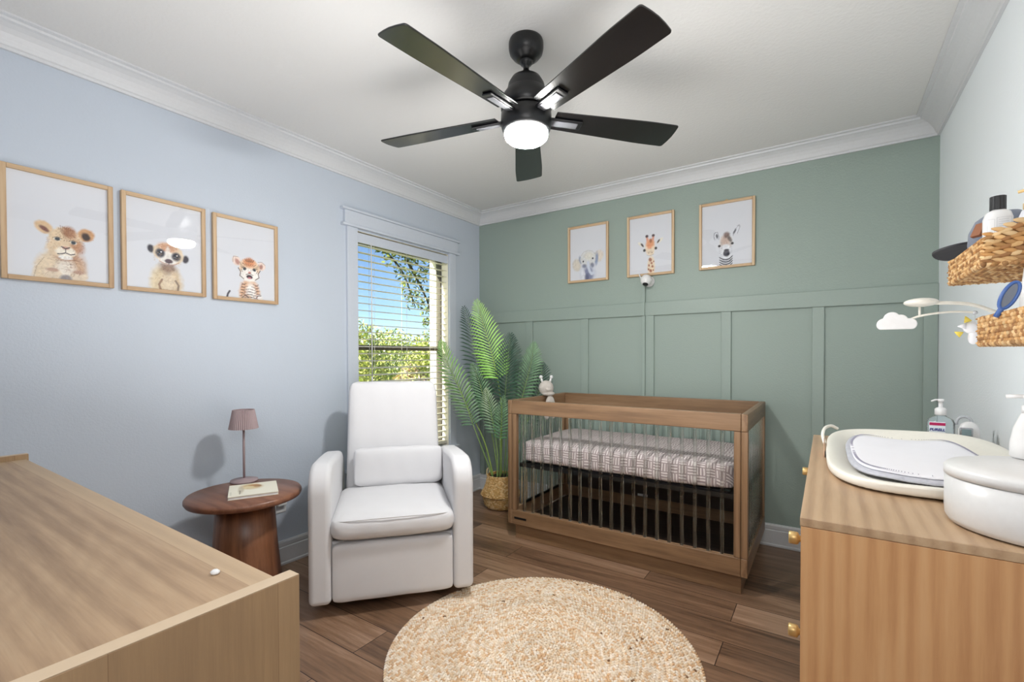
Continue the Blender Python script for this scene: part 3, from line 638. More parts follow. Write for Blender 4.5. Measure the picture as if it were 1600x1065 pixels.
tag(single(MB().box((-1.098, YG-.026, 1.568), (-1.076, YG-.001, 1.685)).box((-1.098, YG-.034, 1.474), (-1.076, YG-.019, 1.568)).box((-1.098, YG-.026, .139), (-1.0755, YG-.001, 1.474)), 'trim_13', M['trim_green'], None, None, bevel=.001), kind='structure')

# ------------------------------------------------------------------ crib
cx0, cx1, cy0, cy1 = -1.725, -.314, 2.52, 3.295
crib = thing('crib', 'brown wooden crib with clear acrylic spindles against the green wall', 'crib', ((cx0+cx1)/2, (cy0+cy1)/2, 0))
MB().box((cx0+.035, cy0+.035, .001), (cx1-.032, cy1-.03, .10)).build('plinth', M['crib'], crib, bevel=.002)
ZT0, ZT1, ZB0, ZB1 = .815, .902, .100, .192
def bar_frame(nm, y, back=False):
    MB().box((cx0+.031, y, ZT0), (cx1-.031, y+.03, ZT1)).build(nm+'_top_rail', M['crib'], crib, bevel=.004)
    MB().box((cx0+.031, y, ZB0), (cx1-.031, y+.03, ZB1)).build(nm+'_bottom_rail', M['crib'], crib, bevel=.003)
    for a_, b_ in ((cx0+.031, cx0+.066), (cx1-.063, cx1-.031)): MB().box((a_, y, ZB1+.001), (b_, y+.03, ZT0-.001)).build(nm+'_post', M['crib_v'], crib, bevel=.003)
bar_frame('front', cy0); bar_frame('back', cy1-.03)
for nm, xa in (('left', cx0), ('right', cx1-.030)):
    MB().box((xa, cy0, ZT0), (xa+.030, cy1, ZT1)).build('end_top_rail', M['crib_y'], crib, bevel=.004)
    MB().box((xa, cy0, ZB0), (xa+.030, cy1, ZB1)).build('end_bottom_rail', M['crib_y'], crib, bevel=.003)
    for a_ in (cy0, cy1-.04): MB().box((xa, a_, ZB1+.001), (xa+.030, a_+.04, ZT0-.001)).build('end_post', M['crib_v'], crib, bevel=.003)
spm = MB().box((-.0085, -.0085, ZB1), (.0085, .0085, ZT0)); sp = None
spots = [(-.432-.0653*k, cy0+.015) for k in range(19)]+[(-.432-.0653*k, cy1-.015) for k in range(19)]
spots += [(xx, cy0+.075+.0625*k) for xx in (cx0+.015, cx1-.015) for k in range(11)]
for i, (x, y) in enumerate(spots):
    if sp is None:
        sp = spm.build('spindle', M['acrylic'], crib, bevel=.004, off=(0, 0, 0)); sp['label'] = 'clear acrylic spindle'; o = sp
    else: o = sp.copy(); COL.objects.link(o); o.parent = crib
    o.location = Vector((x, y, 0))-Vector(crib.location)
mf = MB()
for a, b in (((-1.66, 2.56, .468), (-.38, 2.585, .492)), ((-1.66, 3.235, .468), (-.38, 3.26, .492)), ((-1.66, 2.585, .468), (-1.635, 3.235, .492)), ((-.405, 2.585, .468), (-.38, 3.235, .492))): mf.box(a, b)
for k in range(9): mf.box((-1.635, 2.64+k*.068, .476), (-.405, 2.65+k*.068, .482))
mf.build('mattress_support', M['black'], crib)
MB().box((-1.60, 2.60, .483), (-.44, 3.22, .4955)).build('support_board', M['black_plastic'], crib)
for xa in (-1.688, -.352): MB().box((xa, 2.66, .20), (xa+.012, 3.16, .216)).box((xa, 2.66, .216), (xa+.006, 2.675, .468)).box((xa, 3.145, .216), (xa+.006, 3.16, .468)).build('hanger_bracket', M['black'], crib)
MB().box((-1.655, 3.225, .2), (-.38, 3.262, .315)).build('back_board', M['shade_board'], crib, bevel=.003)
MB().box((-1.10, 3.2235, .205), (-1.03, 3.2249, .220)).build('paper_label', M['white_plastic'], crib)
MB().box((-1.66, 2.56, .102), (-.38, 3.262, .112)).build('base_board', M['shade_board'], crib)
MB().box((-1.675, cy0-.0025, .137), (-1.585, cy0-.0002, .149)).build('name_plate', M['black_plastic'], crib)
# mattress in a fitted sheet: taupe with white basket-weave strokes
def sheet_mat():
    m = NT('taupe_crosshatch_sheet'); tc = m.n('TexCoord'); s_ = m.n('SeparateXYZ'); m.l(tc.outputs['Object'], s_.inputs[0])
    nz = m.noise(tc.outputs['Object'], 9, 2); wob = m.math('MULTIPLY', m.math('SUBTRACT', nz, .5), .02)
    u = m.math('ADD', s_.outputs[0], wob); v = m.math('ADD', m.math('ADD', s_.outputs[1], s_.outputs[2]), wob)
    cell = .046
    cu = m.math('FLOOR', m.math('DIVIDE', u, cell)); cv_ = m.math('FLOOR', m.math('DIVIDE', v, cell))
    par = m.math('FLOORED_MODULO', m.math('ADD', cu, cv_), 2.)
    def stripes(q, w_): return m.math('LESS_THAN', m.math('ABSOLUTE', m.math('SUBTRACT', m.math('FRACT', m.math('DIVIDE', q, cell/3)), .5)), w_)
    sel = m.n('Mix'); m.l(par, sel.inputs[0]); m.l(stripes(u, .24), sel.inputs[2]); m.l(stripes(v, .24), sel.inputs[3])
    fu = m.math('ABSOLUTE', m.math('SUBTRACT', m.math('FRACT', m.math('DIVIDE', u, cell)), .5)); fv = m.math('ABSOLUTE', m.math('SUBTRACT', m.math('FRACT', m.math('DIVIDE', v, cell)), .5))
    inside = m.math('MULTIPLY', m.math('LESS_THAN', fu, .43), m.math('LESS_THAN', fv, .43))
    f = m.math('MULTIPLY', sel.outputs[0], inside)
    c = m.mix(f, s2l('998C8D'), s2l('D2CAC8')); n2 = m.noise(tc.outputs['Object'], 22, 4, .6, 1.)
    m.principled(c, .85, m.bump(n2, .35, .01)); return m.m
def soft_box(a, b, r_, n=(12, 8, 4), puff=.0, wrinkle=0.0, seed=1):
    """rounded box surface sampled as a superellipsoid"""
    bm = bmesh.new(); bmesh.ops.create_cube(bm, size=2); bmesh.ops.subdivide_edges(bm, edges=bm.edges, cuts=12, use_grid_fill=True)
    c = (Vector(a)+Vector(b))/2; h = (Vector(b)-Vector(a))/2; rg = np.random.default_rng(seed)
    ph = rg.uniform(0, 6.28, 8); vs = []
    for v in bm.verts:
        p = Vector([math.copysign(1-(1-abs(q))**1.0, q) for q in v.co]); q = Vector((p.x*h.x, p.y*h.y, p.z*h.z))
        inner = Vector([max(-hh+r_, min(hh-r_, qq)) for qq, hh in zip(q, h)]); d = q-inner
        if d.length > 1e-6: q = inner+d.normalized()*min(r_, d.length*1.0) if d.length > r_ else q
        if puff: q.z += math.copysign(puff*(1-p.x**2)*(1-p.y**2), p.z) if abs(p.z) > .01 else 0
        if wrinkle: q += Vector((0, 0, 1))*wrinkle*(math.sin(9*p.x+ph[0]+3*p.y)*math.sin(5*p.y+ph[1])) + Vector((0, 1, 0))*wrinkle*.7*math.sin(14*p.x+ph[2]+2*p.z)
        vs.append(c+q)
    bm.verts.index_update(); fs = [tuple(x.index for x in f.verts) for f in bm.faces]; bm.free()
    return MB().add(vs, fs, True)
_mt = soft_box((-1.655, 2.556, .497), (-.382, 3.25, .645), .045, wrinkle=.004, puff=.004)
single(_mt, 'crib_mattress', sheet_mat(), 'crib mattress in a taupe sheet with white crosshatch strokes', 'mattress', loc=(-1.02, 2.91, .486), subsurf=1)

# ------------------------------------------------------------------ plush bunny on the end rail
pl = NT('cream_plush'); v = pl.coord(); hh_ = pl.noise(v, 160, 4, .7); pl.principled(pl.mix(hh_, s2l('DCCFC4'), s2l('F6F2EC')), .95, pl.bump(hh_, 1., .012)); PLUSH = pl.m
bx, by, bz = -1.70, 2.96, .905
bun = thing('plush_toy', 'cream plush toy with two knobbly ears perched on the crib end rail', 'soft toy', (bx, by, bz-.15))
def egg(c, rx, ry, rz, rot=None, seg=20, rings=12):
    prof = [(math.sin(math.pi*i/rings), -math.cos(math.pi*i/rings)) for i in range(rings+1)]; prof[0] = (.01, -1); prof[-1] = (.01, 1)
    m = Matrix.Translation(c) @ (rot or Matrix.Identity(4)) @ Matrix.Diagonal((rx, ry, rz, 1)); return prof, m
def add_egg(mb, c, rx, ry, rz, rot=None, color=None, seg=20):
    p, m = egg(c, rx, ry, rz, rot); mb.lathe(p, (0, 0, 0), seg, m, color); return mb
b = MB(); add_egg(b, (bx+.012, by, bz+.052), .056, .050, .054); b.build('head', PLUSH, bun)
b = MB(); add_egg(b, (bx+.048, by-.005, bz-.075), .03, .05, .075); add_egg(b, (bx+.03, by, bz+.012), .045, .05, .018); b.build('body', PLUSH, bun)
for s_ in (-1, 1):
    q = Vector((bx+.012+s_*.022, by+s_*.018, bz+.095)); b = MB().tube([q, q+Vector((s_*.006, s_*.004, .028))], [.009, .007], 8); add_egg(b, q+Vector((s_*.008, s_*.005, .036)), .013, .013, .013); b.build('ear', M['white_plastic'], bun)
for s_ in (-1, 1):
    b = MB(); add_egg(b, (bx+.053+s_*.006, by-.02+s_*.036, bz-.13), .02, .02, .04); b.build('leg', PLUSH, bun)
b = MB(); add_egg(b, (bx+.046, by-.034, bz+.045), .018, .018, .016); b.build('muzzle', PLUSH, bun)
b = MB(); add_egg(b, (bx+.052, by-.017, bz+.068), .004, .004, .004); add_egg(b, (bx+.032, by-.036, bz+.068), .004, .004, .004); b.build('eyes', M['black_plastic'], bun)

# ------------------------------------------------------------------ glider armchair
CH = thing('glider_armchair', 'white upholstered glider armchair in front of the window', 'armchair', (-1.915, 1.215, 0), R(48.67), world=False)
WF = M['white_fabric']; CW = .751
def arm(x0, x1):
    prof = [(.0, .06), (.0, .56)]+[(.125-.125*math.cos(R(a)), .56+.13*math.sin(R(a))) for a in range(15, 91, 15)]+[(.30, .680), (.50, .662), (.60, .650), (.70, .60), (.715, .50), (.715, .06)]
    return MB().prism([(x0, y, z) for y, z in prof], (x1-x0, 0, 0))
for x0, x1 in ((0, .098), (CW-.098, CW)):
    o = arm(x0, x1).build('arm', WF, CH, bevel=.026, seg=5)
MB().box((.09, .05, .08), (CW-.09, .66, .335)).build('seat_frame', WF, CH, bevel=.01)
soft_box((.099, .004, .062), (CW-.099, .09, .330), .02, puff=0, wrinkle=.0015, seed=4).build('footrest_panel', WF, CH, subsurf=1)
sc_ = soft_box((.090, -.026, .346), (CW-.090, .56, .462), .052, puff=.022, wrinkle=.002, seed=5)
sc_ = sc_.build('seat_cushion', WF, CH, subsurf=1)
MB().tube(curve_pts([(.108, .025, .440), (.15, -.014, .444), (.3, -.0235, .448), (.45, -.0235, .448), (.60, -.014, .445), (.645, .025, .441)], 8), .0028, 6).build('cushion_piping', WF, sc_)
# back: reclined rounded slab
bk = soft_box((.118, -.07, 0), (CW-.102, .07, .68), .045, wrinkle=.0025, seed=6)
tilt = Matrix.Translation((0, .575, .365)) @ Matrix.Rotation(R(-9), 4, 'X')
bk.v = [tuple(tilt @ Vector((p[0]*(1-.05*(p[2]/.68))+.018*(p[2]/.68), p[1]+.012*math.cos((p[0]-.375)*6), p[2]))) for p in bk.v]
bk.build('backrest', WF, CH, subsurf=1)
MB().lathe([(.18, .002), (.20, .006), (.20, .022), (.05, .026), (.05, .075)], (CW/2, .36, 0), 32).build('swivel_base', M['black'], CH)
lu = soft_box((.165, -.034, 0), (.652, .038, .212), .034, wrinkle=.003, seed=8)
_off = Vector((.41, .46, .472)); tilt = Matrix.Translation((0, .463, .468)) @ Matrix.Rotation(R(-9), 4, 'X')
lu.v = [tuple((tilt @ Vector(p))-_off) for p in lu.v]
lp = tag(lu.build('lumbar_pillow', WF, subsurf=1), 'small white lumbar pillow leaning on the glider backrest', 'cushion')
lp.location = Matrix.Translation((-1.915, 1.215, 0)) @ Matrix.Rotation(R(48.67), 4, 'Z') @ _off; lp.rotation_euler = (0, 0, R(48.67))

# ------------------------------------------------------------------ side table with lamp and book
TX, TY, TZ, TR = -2.185, 1.084, .577, .234
tb = thing('side_table', 'round walnut side table with a tapered drum base by the blue wall', 'side table', (TX, TY, 0))
MB().lathe([(.12, TZ-.035), (TR-.025, TZ-.034), (TR-.006, TZ-.028), (TR, TZ-.018), (TR, TZ-.008), (TR-.006, TZ), (.01, TZ)], (TX, TY, 0), 72).build('table_top', M['walnut'], tb)
MB().lathe([(.158, .001), (.160, .01), (.146, .17), (.130, .34), (.117, TZ-.0355)], (TX, TY, 0), 56).build('pedestal', M['walnut_v'], tb)
lx, ly = -2.368, 1.170
lm = thing('table_lamp', 'small mauve table lamp with a pleated shade on the side table', 'lamp', (lx, ly, TZ))
MB().lathe([(.060, TZ+.0005), (.061, TZ+.004), (.060, TZ+.010), (.012, TZ+.013), (.006, TZ+.018)], (lx, ly, 0), 40).build('base', M['mauve'], lm)
MB().tube([(lx, ly, TZ+.010), (lx, ly, .88)], .0055, 12).build('pole', M['mauve'], lm)
sh = MB(); seg = 88
rings = []
for r_, z in ((.064, .837), (.047, .929)):
    rings.append([Vector((lx+(r_+(.0014 if k % 2 else -.0014))*math.cos(2*math.pi*k/seg), ly+(r_+(.0014 if k % 2 else -.0014))*math.sin(2*math.pi*k/seg), z)) for k in range(seg)])
rings.append([Vector((lx+.045*math.cos(2*math.pi*k/seg), ly+.045*math.sin(2*math.pi*k/seg), .928)) for k in range(seg)])
rings.append([Vector((lx+.062*math.cos(2*math.pi*k/seg), ly+.062*math.sin(2*math.pi*k/seg), .838)) for k in range(seg)])
sh.loft(rings+[rings[0]], smooth=False); sh.lathe([(.0455, .922), (.001, .923)], (lx, ly, 0), 40, cap=False)
sh.build('lamp_shade', M['mauve'], lm)
MB().lathe([(.012, .868), (.02, .88), (.02, .895), (.012, .91)], (lx, ly, 0), 16).build('light_bulb', M['white_plastic'], lm)
# book
bc = [Vector((-2.300, 1.069, 0)), Vector((-2.201, 1.229, 0)), Vector((-2.013, 1.134, 0)), Vector((-2.106, .972, 0))]
bu = (bc[2]-bc[1]).normalized(); bn = Vector((-bu.y, bu.x, 0)); bo_ = bc[3]+Vector((-.205*0, 0, 0))
o0 = bc[3]-bu*.205
bm_ = Matrix((bu, bn, Vector((0, 0, 1)))).transposed().to_4x4(); bm_.translation = Vector((o0.x, o0.y, TZ+.0008))
bk_ = thing('picture_book', 'thin cream picture book lying on the side table by the lamp', 'book', (o0.x, o0.y, TZ))
MB().box((.003, .003, .0015), (.208, .19, .0105), bm_).build('pages', M['white_plastic'], bk_)
def cover_canvas():
    c = Canvas(96, 84); c.a[:] = np.array(s2l('E6E2D2'))
    c.ell(.28, .40, .24, .18, 'CDB48A', 20, .6).ell(.22, .45, .10, .10, 'B98E62', 0, .6).ell(.36, .35, .12, .10, 'D8C8A0', 0, .6).ell(.30, .52, .08, .07, 'A7825E', 0, .6).ell(.5, .22, .28, .05, 'B9AE96', 0, .7, .7)
    for q in range(5): c.line([(.55+.06*q, .20+.01*(q % 2)), (.59+.06*q, .20)], .014, '6E6A58', .8)
    for q in range(14): c.line([(.6+.02*q, .03), (.61+.02*q, .06)], .006, '8A8576', .5)
    return c
cv = cover_canvas(); x = np.linspace(0, .21, cv.w); y = np.linspace(0, .193, cv.h); X, Y = np.meshgrid(x, y)
P = np.array([bm_ @ Vector((a, b, .0135)) for a, b in zip(X.ravel(), Y.ravel())]); i = np.arange(cv.h-1)[:, None]*cv.w+np.arange(cv.w-1)[None]
MB().box((0, 0, 0), (.21, .193, .0015), bm_).box((0, 0, .0105), (.21, .193, .0125), bm_).box((0, 0, 0), (.0018, .193, .0125), bm_).build('cover', plain('cream_card_cover', 'DDD6C2', .5), bk_)
join_np('cover_picture', M['print'], P-np.array(parent_world(bk_)), np.stack([i, i+1, i+cv.w+1, i+cv.w], -1).reshape(-1, 4), cv.a.reshape(-1, 3), bk_, False)
# outlet
ot = thing('wall_outlet', 'white electrical outlet low on the blue wall behind the side table', 'outlet', (XL+.001, 1.47, .36))
MB().box((XL+.0005, 1.435, .30), (XL+.006, 1.505, .415)).build('cover_plate', M['white_plastic'], ot, bevel=.002)
MB().box((XL+.006, 1.445, .345), (XL+.034, 1.495, .40)).build('plug', M['white_plastic'], ot, bevel=.004)

# ------------------------------------------------------------------ jute rug
rx_, ry_ = -.944, 1.615
Cs, Ds, Ns, Ss, Ks = [], [], [], [], []
pal = np.array([s2l(x) for x in ('EBD9C2', 'E2C7A6', 'F3E7D8', 'D9B48C', 'E6D2B8', 'F0E2CE')]); darkc = np.array(s2l('7A5A3C'))
pitch = .0172
for kk in range(1, 36):
    r_ = pitch*kk+.002; n = max(6, int(2*math.pi*r_/.0155)); ph = rng.uniform(0, 6.28); tone = rng.uniform(.90, 1.05)
    for q in range(n):
        for side in (-1, 1):
            a = ph+2*math.pi*(q+(.5 if side > 0 else 0))/n; rr = r_+side*.0041
            Cs.append((rx_+rr*math.cos(a), ry_+rr*math.sin(a), .0085+rng.uniform(-.001, .001)))
            ta = np.array([-math.sin(a), math.cos(a), 0]); ra = np.array([math.cos(a), math.sin(a), 0])
            Ds.append(ta+ra*side*.75); Ns.append((0, 0, 1)); Ss.append((.0092, .0050, .0052))
            c = pal[rng.integers(len(pal))]*tone*rng.uniform(.93, 1.05)
            if rng.random() < .003: c = darkc
            Ks.append(np.clip(c, 0, 1))
Cs = np.array(Cs); keep = np.ones(len(Cs), bool)
rug = thing('jute_rug', 'round natural jute braided rug on the wooden floor', 'rug', (rx_, ry_, 0))
stitches('braid', M['tinted'], Cs-np.array([rx_, ry_, 0]), Ds, Ns, Ss, Ks, rug)
MB().lathe([(.001, .0008), (.606, .0008), (.610, .004), (.606, .0065), (.001, .0065)], (rx_, ry_, 0), 96, cap=False).build('backing', plain('jute_core', 'D0B08A', .9), rug)

# ------------------------------------------------------------------ potted palm
PX, PY = -2.125, 3.005
pp = thing('potted_palm', 'artificial palm plant in a woven seagrass basket in the corner', 'potted plant', (PX, PY, 0))
prof = [(.100, .004), (.128, .03), (.138, .07), (.146, .098), (.156, .112), (.150, .122), (.132, .15), (.118, .19), (.108, .235), (.104, .258)]
def prof_r(z):
    for (r0, z0), (r1, z1) in zip(prof[:-1], prof[1:]):
        if z <= z1: return r0+(r1-r0)*(z-z0)/(z1-z0)
    return prof[-1][0]
Cs, Ds, Ns, Ss, Ks = [], [], [], [], []
bp = np.array([s2l(x) for x in ('E0BC84', 'D2A96C', 'E8CA98', 'C89C60')])
z = .010; row = 0
while z < .262:
    r_ = prof_r(z); n = int(2*math.pi*r_/.0125)
    for q in range(n):
        a = 2*math.pi*(q+.5*(row % 2))/n
        Cs.append((r_*math.cos(a), r_*math.sin(a), z)); N_ = (math.cos(a), math.sin(a), -.3 if z < .1 else .3); T_ = np.array([-math.sin(a), math.cos(a), .35 if row % 2 else -.35])
        Ds.append(T_); Ns.append(N_); Ss.append((.0085, .0048, .0036)); Ks.append(np.clip(bp[rng.integers(4)]*rng.uniform(.85, 1.08)*(.9 if z < .1 else 1.05), 0, 1))
    z += .0085; row += 1
bask = stitches('basket', M['tinted'], Cs, Ds, Ns, Ss, Ks, pp)
MB().lathe([(.095, .002)]+[(r_-.004, z) for r_, z in prof]+[(.096, .258), (.092, .235), (.001, .235)], (PX, PY, 0), 40, cap=False).build('basket_lining', plain('seagrass_core', 'A67C45', .9), pp)
MB().lathe([(.001, .245), (.05, .25), (.093, .243), (.095, .235)], (PX, PY, 0), 32, cap=False).build('moss', M['soil'], pp)
for s_ in (-1, 1):
    a = R(200) if s_ < 0 else R(20); c = Vector((PX+.104*math.cos(a), PY+.104*math.sin(a), .25)); tt = Vector((-math.sin(a), math.cos(a), 0))
    MB().tube(curve_pts([c-tt*.035, c-tt*.028+Vector((0, 0, .045)), c+tt*.028+Vector((0, 0, .045)), c+tt*.035], 6), .005, 8).build('basket_handle', plain('plaited_handle', 'E3CFA0', .8), pp)
def frond(stem, blade, width, n, cols, droop=.25, face=None, curlv=0.3, seed=0):
    """stem: points from soil to blade base; blade: points along the rachis; leaflets both sides"""
    rg = np.random.default_rng(seed); mb = MB()
    S_ = curve_pts(stem+[blade[0]], 8); sc1 = s2l(cols[2])
    B_ = curve_pts(blade, 14); nB = len(B_)
    n = int(n*.86); width *= 1.12
    mb.tube(S_, [.0062-.0025*i/len(S_) for i in range(len(S_))], 7, sc1); mb.tube(B_, [.0038*(1-.75*i/nB) for i in range(nB)], 6, sc1)
    c1, c2 = np.array(s2l(cols[0])), np.array(s2l(cols[1])); F_ = Vector(face or (.45, -.9, .1)).normalized()
    for i in range(n):
        t = i/(n-1); k = t*(nB-1); j = min(int(k), nB-2); p = B_[j].lerp(B_[j+1], k-j); ax = (B_[j+1]-B_[j]).normalized()
        sd = ax.cross(F_).normalized(); L = width*(math.sin(math.pi*min(1, .16+.80*t))**.65)*(1-.25*t)*rg.uniform(.92, 1.06)
        for s_ in (-1, 1):
            d = (sd*s_*(1-.45*t)+ax*(.38+.75*t)).normalized(); wv = .0070*(1-.3*t)+.0016
            q0 = p; q1 = p+d*L*.35+F_*.012; q2 = p+d*L*.72+F_*.004-Vector((0, 0, droop*L*.10)); q3 = p+d*L-Vector((0, 0, droop*L*.28))-F_*L*.05
            wx = ax*wv; cc = c1*(1-t)+c2*t; cc = np.clip(cc*rg.uniform(.82, 1.15), 0, 1); rid = F_*.003
            for q_ in (q1, q2, q3): q_.x = max(q_.x, -2.572); q_.y = min(q_.y, 3.305)
            vs = [q0-wx*.35, q0+rid*.3, q0+wx*.35, q1-wx, q1+rid, q1+wx, q2-wx*.75, q2+rid, q2+wx*.75, q3]
            mb.add(vs, [(0, 1, 4, 3), (1, 2, 5, 4), (3, 4, 7, 6), (4, 5, 8, 7), (6, 7, 9), (7, 8, 9)], True, tuple(cc))
    return mb.build('frond', M['leaf'], pp, tint=True, recalc=False)
bs = lambda dx, dy: (PX+dx, PY+dy, .24)
BR = ('98D462', 'B4E27C', '9DB85C'); DK = ('3A5A48', '2F4E40', '6E8A56'); MD = ('5E8A62', '7FA37A', '86A060'); VG = ('6E9074', 'B4C6A2', '8FAE6A')
frond([bs(0, 0), (-2.115, 3.0, .55), (-2.10, 2.98, .8)], [(-2.10, 2.93, 1.02), (-2.13, 2.90, 1.20), (-2.20, 2.89, 1.42), (-2.275, 2.90, 1.61)], .175, 34, BR, .5, seed=1)
frond([bs(-.03, .02), (-2.17, 3.08, .6)], [(-2.27, 3.05, .88), (-2.37, 3.04, 1.12), (-2.43, 3.02, 1.38), (-2.485, 3.0, 1.58)], .16, 32, DK, .6, seed=2)
frond([bs(-.05, -.03), (-2.23, 2.93, .52)], [(-2.34, 2.88, .76), (-2.43, 2.84, .98), (-2.52, 2.80, 1.18), (-2.555, 2.79, 1.30)], .135, 30, ('7DB658', '9CCB72', '9DB85C'), .4, seed=3)
frond([bs(-.04, -.05), (-2.22, 2.90, .45)], [(-2.27, 2.84, .66), (-2.32, 2.80, .84), (-2.40, 2.76, 1.03), (-2.47, 2.74, 1.17)], .135, 32, VG, .5, seed=4)
frond([bs(.03, .0), (-2.07, 3.0, .55)], [(-2.06, 2.97, .86), (-2.03, 2.95, 1.03), (-2.01, 2.94, 1.18), (-1.98, 2.93, 1.34)], .17, 26, DK, .35, face=(.3, -.9, .3), seed=5)
frond([bs(.05, .03), (-2.03, 3.06, .6)], [(-1.98, 3.08, .84), (-1.93, 3.09, 1.02), (-1.89, 3.09, 1.16), (-1.87, 3.09, 1.28)], .13, 28, MD, .5, seed=6)
frond([bs(.06, -.01), (-2.02, 3.10, .5)], [(-1.97, 3.15, .66), (-1.91, 3.19, .84), (-1.87, 3.2, 1.0), (-1.86, 3.2, 1.12)], .14, 26, DK, .5, seed=7)
frond([bs(.01, .06), (-2.14, 3.14, .5)], [(-2.16, 3.18, .78), (-2.17, 3.19, 1.0), (-2.16, 3.19, 1.18), (-2.14, 3.19, 1.34)], .17, 28, DK, .5, seed=8)
frond([bs(0, -.05), (-2.11, 2.94, .42)], [(-2.12, 2.92, .60), (-2.14, 2.91, .72), (-2.16, 2.90, .83), (-2.19, 2.90, .93)], .10, 22, VG, .5, seed=9)
frond([bs(.02, -.04), (-2.08, 2.94, .40)], [(-2.07, 2.92, .56), (-2.05, 2.91, .68), (-2.04, 2.90, .78), (-2.02, 2.90, .88)], .09, 20, MD, .5, seed=10)
frond([bs(-.02, .05), (-2.22, 3.10, .5)], [(-2.30, 3.14, .62), (-2.36, 3.15, .76), (-2.42, 3.15, .90), (-2.46, 3.15, 1.02)], .12, 24, DK, .5, seed=11)
frond([bs(-.01, -.02), (-2.16, 2.96, .5)], [(-2.19, 2.93, .72), (-2.22, 2.91, .86), (-2.26, 2.90, 1.0), (-2.31, 2.89, 1.12)], .12, 26, MD, .5, seed=12)

# ------------------------------------------------------------------ near dresser (left foreground)
LX0, LX1, LY0, LY1, LZ = -2.235, -.646, -.07, .397, .865
dl = thing('oak_dresser', 'washed-oak dresser with raised end panels, nearest the camera across from the blue wall', 'dresser', ((LX0+LX1)/2, (LY0+LY1)/2, 0))
MB().box((LX0+.026, LY0, LZ-.035), (LX1-.026, LY1-.006, LZ-.016)).build('top_panel', M['oak_top'], dl, bevel=.001, seg=1)
for nm, xa, xb in (('e', LX0, LX0+.025), ('w', LX1-.025, LX1)):
    ep = MB().box((xa, LY0, .02), (xb, LY1, LZ)).build('end_panel', M['oak_side'], dl, bevel=.0012, seg=1)
    MB().box((xa+.0005, LY0, LZ+.0001), (xb-.0005, LY1-.0005, LZ+.0009)).build('edge_band', M['oak_edge'], ep, off=parent_world(dl))
MB().box((LX0+.026, LY0+.01, .06), (LX1-.026, LY1-.03, LZ-.036)).build('carcass', M['oak_side'], dl)
for r_ in range(3):
    for c_ in range(2):
        w_ = (LX1-LX0-.056)/2; x_ = LX0+.028+c_*w_; z_ = .07+r_*.253
        d_ = MB().box((x_+.002, LY1-.029, z_), (x_+w_-.002, LY1-.010, z_+.248)).build('drawer_front', M['oak_top'], dl, bevel=.001, seg=1)
        MB().tube([(x_+w_/2-.06, LY1+.012, z_+.13), (x_+w_/2+.06, LY1+.012, z_+.13)], .005, 8).tube([(x_+w_/2-.05, LY1-.010, z_+.13), (x_+w_/2-.05, LY1+.012, z_+.13)], .004, 6).tube([(x_+w_/2+.05, LY1-.010, z_+.13), (x_+w_/2+.05, LY1+.012, z_+.13)], .004, 6).build('handle', M['black'], d_, off=parent_world(dl))
b = MB().lathe([(.0001, 0), (.006, .0003), (.0065, .003), (.004, .0055), (.0001, .006)], (0, 0, 0), 14, cap=False, sx=1.2)
tag(b.build('plastic_cap', M['white_plastic']), 'tiny white plastic cap on the oak dresser top', 'cap').location = (-.79, .345, LZ-.0155)

# ------------------------------------------------------------------ right dresser
DX0, DX1, DY0, DY1, DZ = -.043, .462, 1.108, 2.30, .86
dr = thing('honey_dresser', 'honey-coloured wooden dresser with brass knobs standing under the wicker baskets', 'dresser', ((DX0+DX1)/2, (DY0+DY1)/2, 0))
MB().box((DX0, DY0, DZ-.018), (DX1, DY1, DZ)).build('top_panel', M['honey_top'], dr, bevel=.0015, seg=1)
for ya in (DY0+.001, DY1-.021): MB().box((DX0+.0015, ya, .02), (DX1, ya+.02, DZ-.0185)).build('side_panel', M['honey_side'], dr, bevel=.001, seg=1)
MB().box((DX0+.022, DY0+.022, .06), (DX1, DY1-.022, DZ-.019)).build('carcass', M['honey_side'], dr)
for i, zc in enumerate((.757, .537, .317)):
    d_ = MB().box((DX0+.001, DY0+.0225, zc-.108), (DX0+.0175, DY1-.0225, min(zc+.108, DZ-.021))).build('drawer_front', M['honey_side'], dr, bevel=.001, seg=1)
    for yk in (1.285, 2.05):
        mk = Matrix.Translation((DX0+.001, yk, zc)) @ Matrix.Rotation(R(-90), 4, 'Y')
        MB().lathe([(.008, 0), (.007, .008), (.013, .011), (.0145, .014), (.0145, .028), (.013, .030), (.001, .030)], (0, 0, 0), 20, mk).build('knob', M['brass'], d_, off=parent_world(dr))
MB().box((DX0+.03, DY0+.03, .001), (DX1-.03, DY1-.03, .0595)).build('base', M['honey_side'], dr)

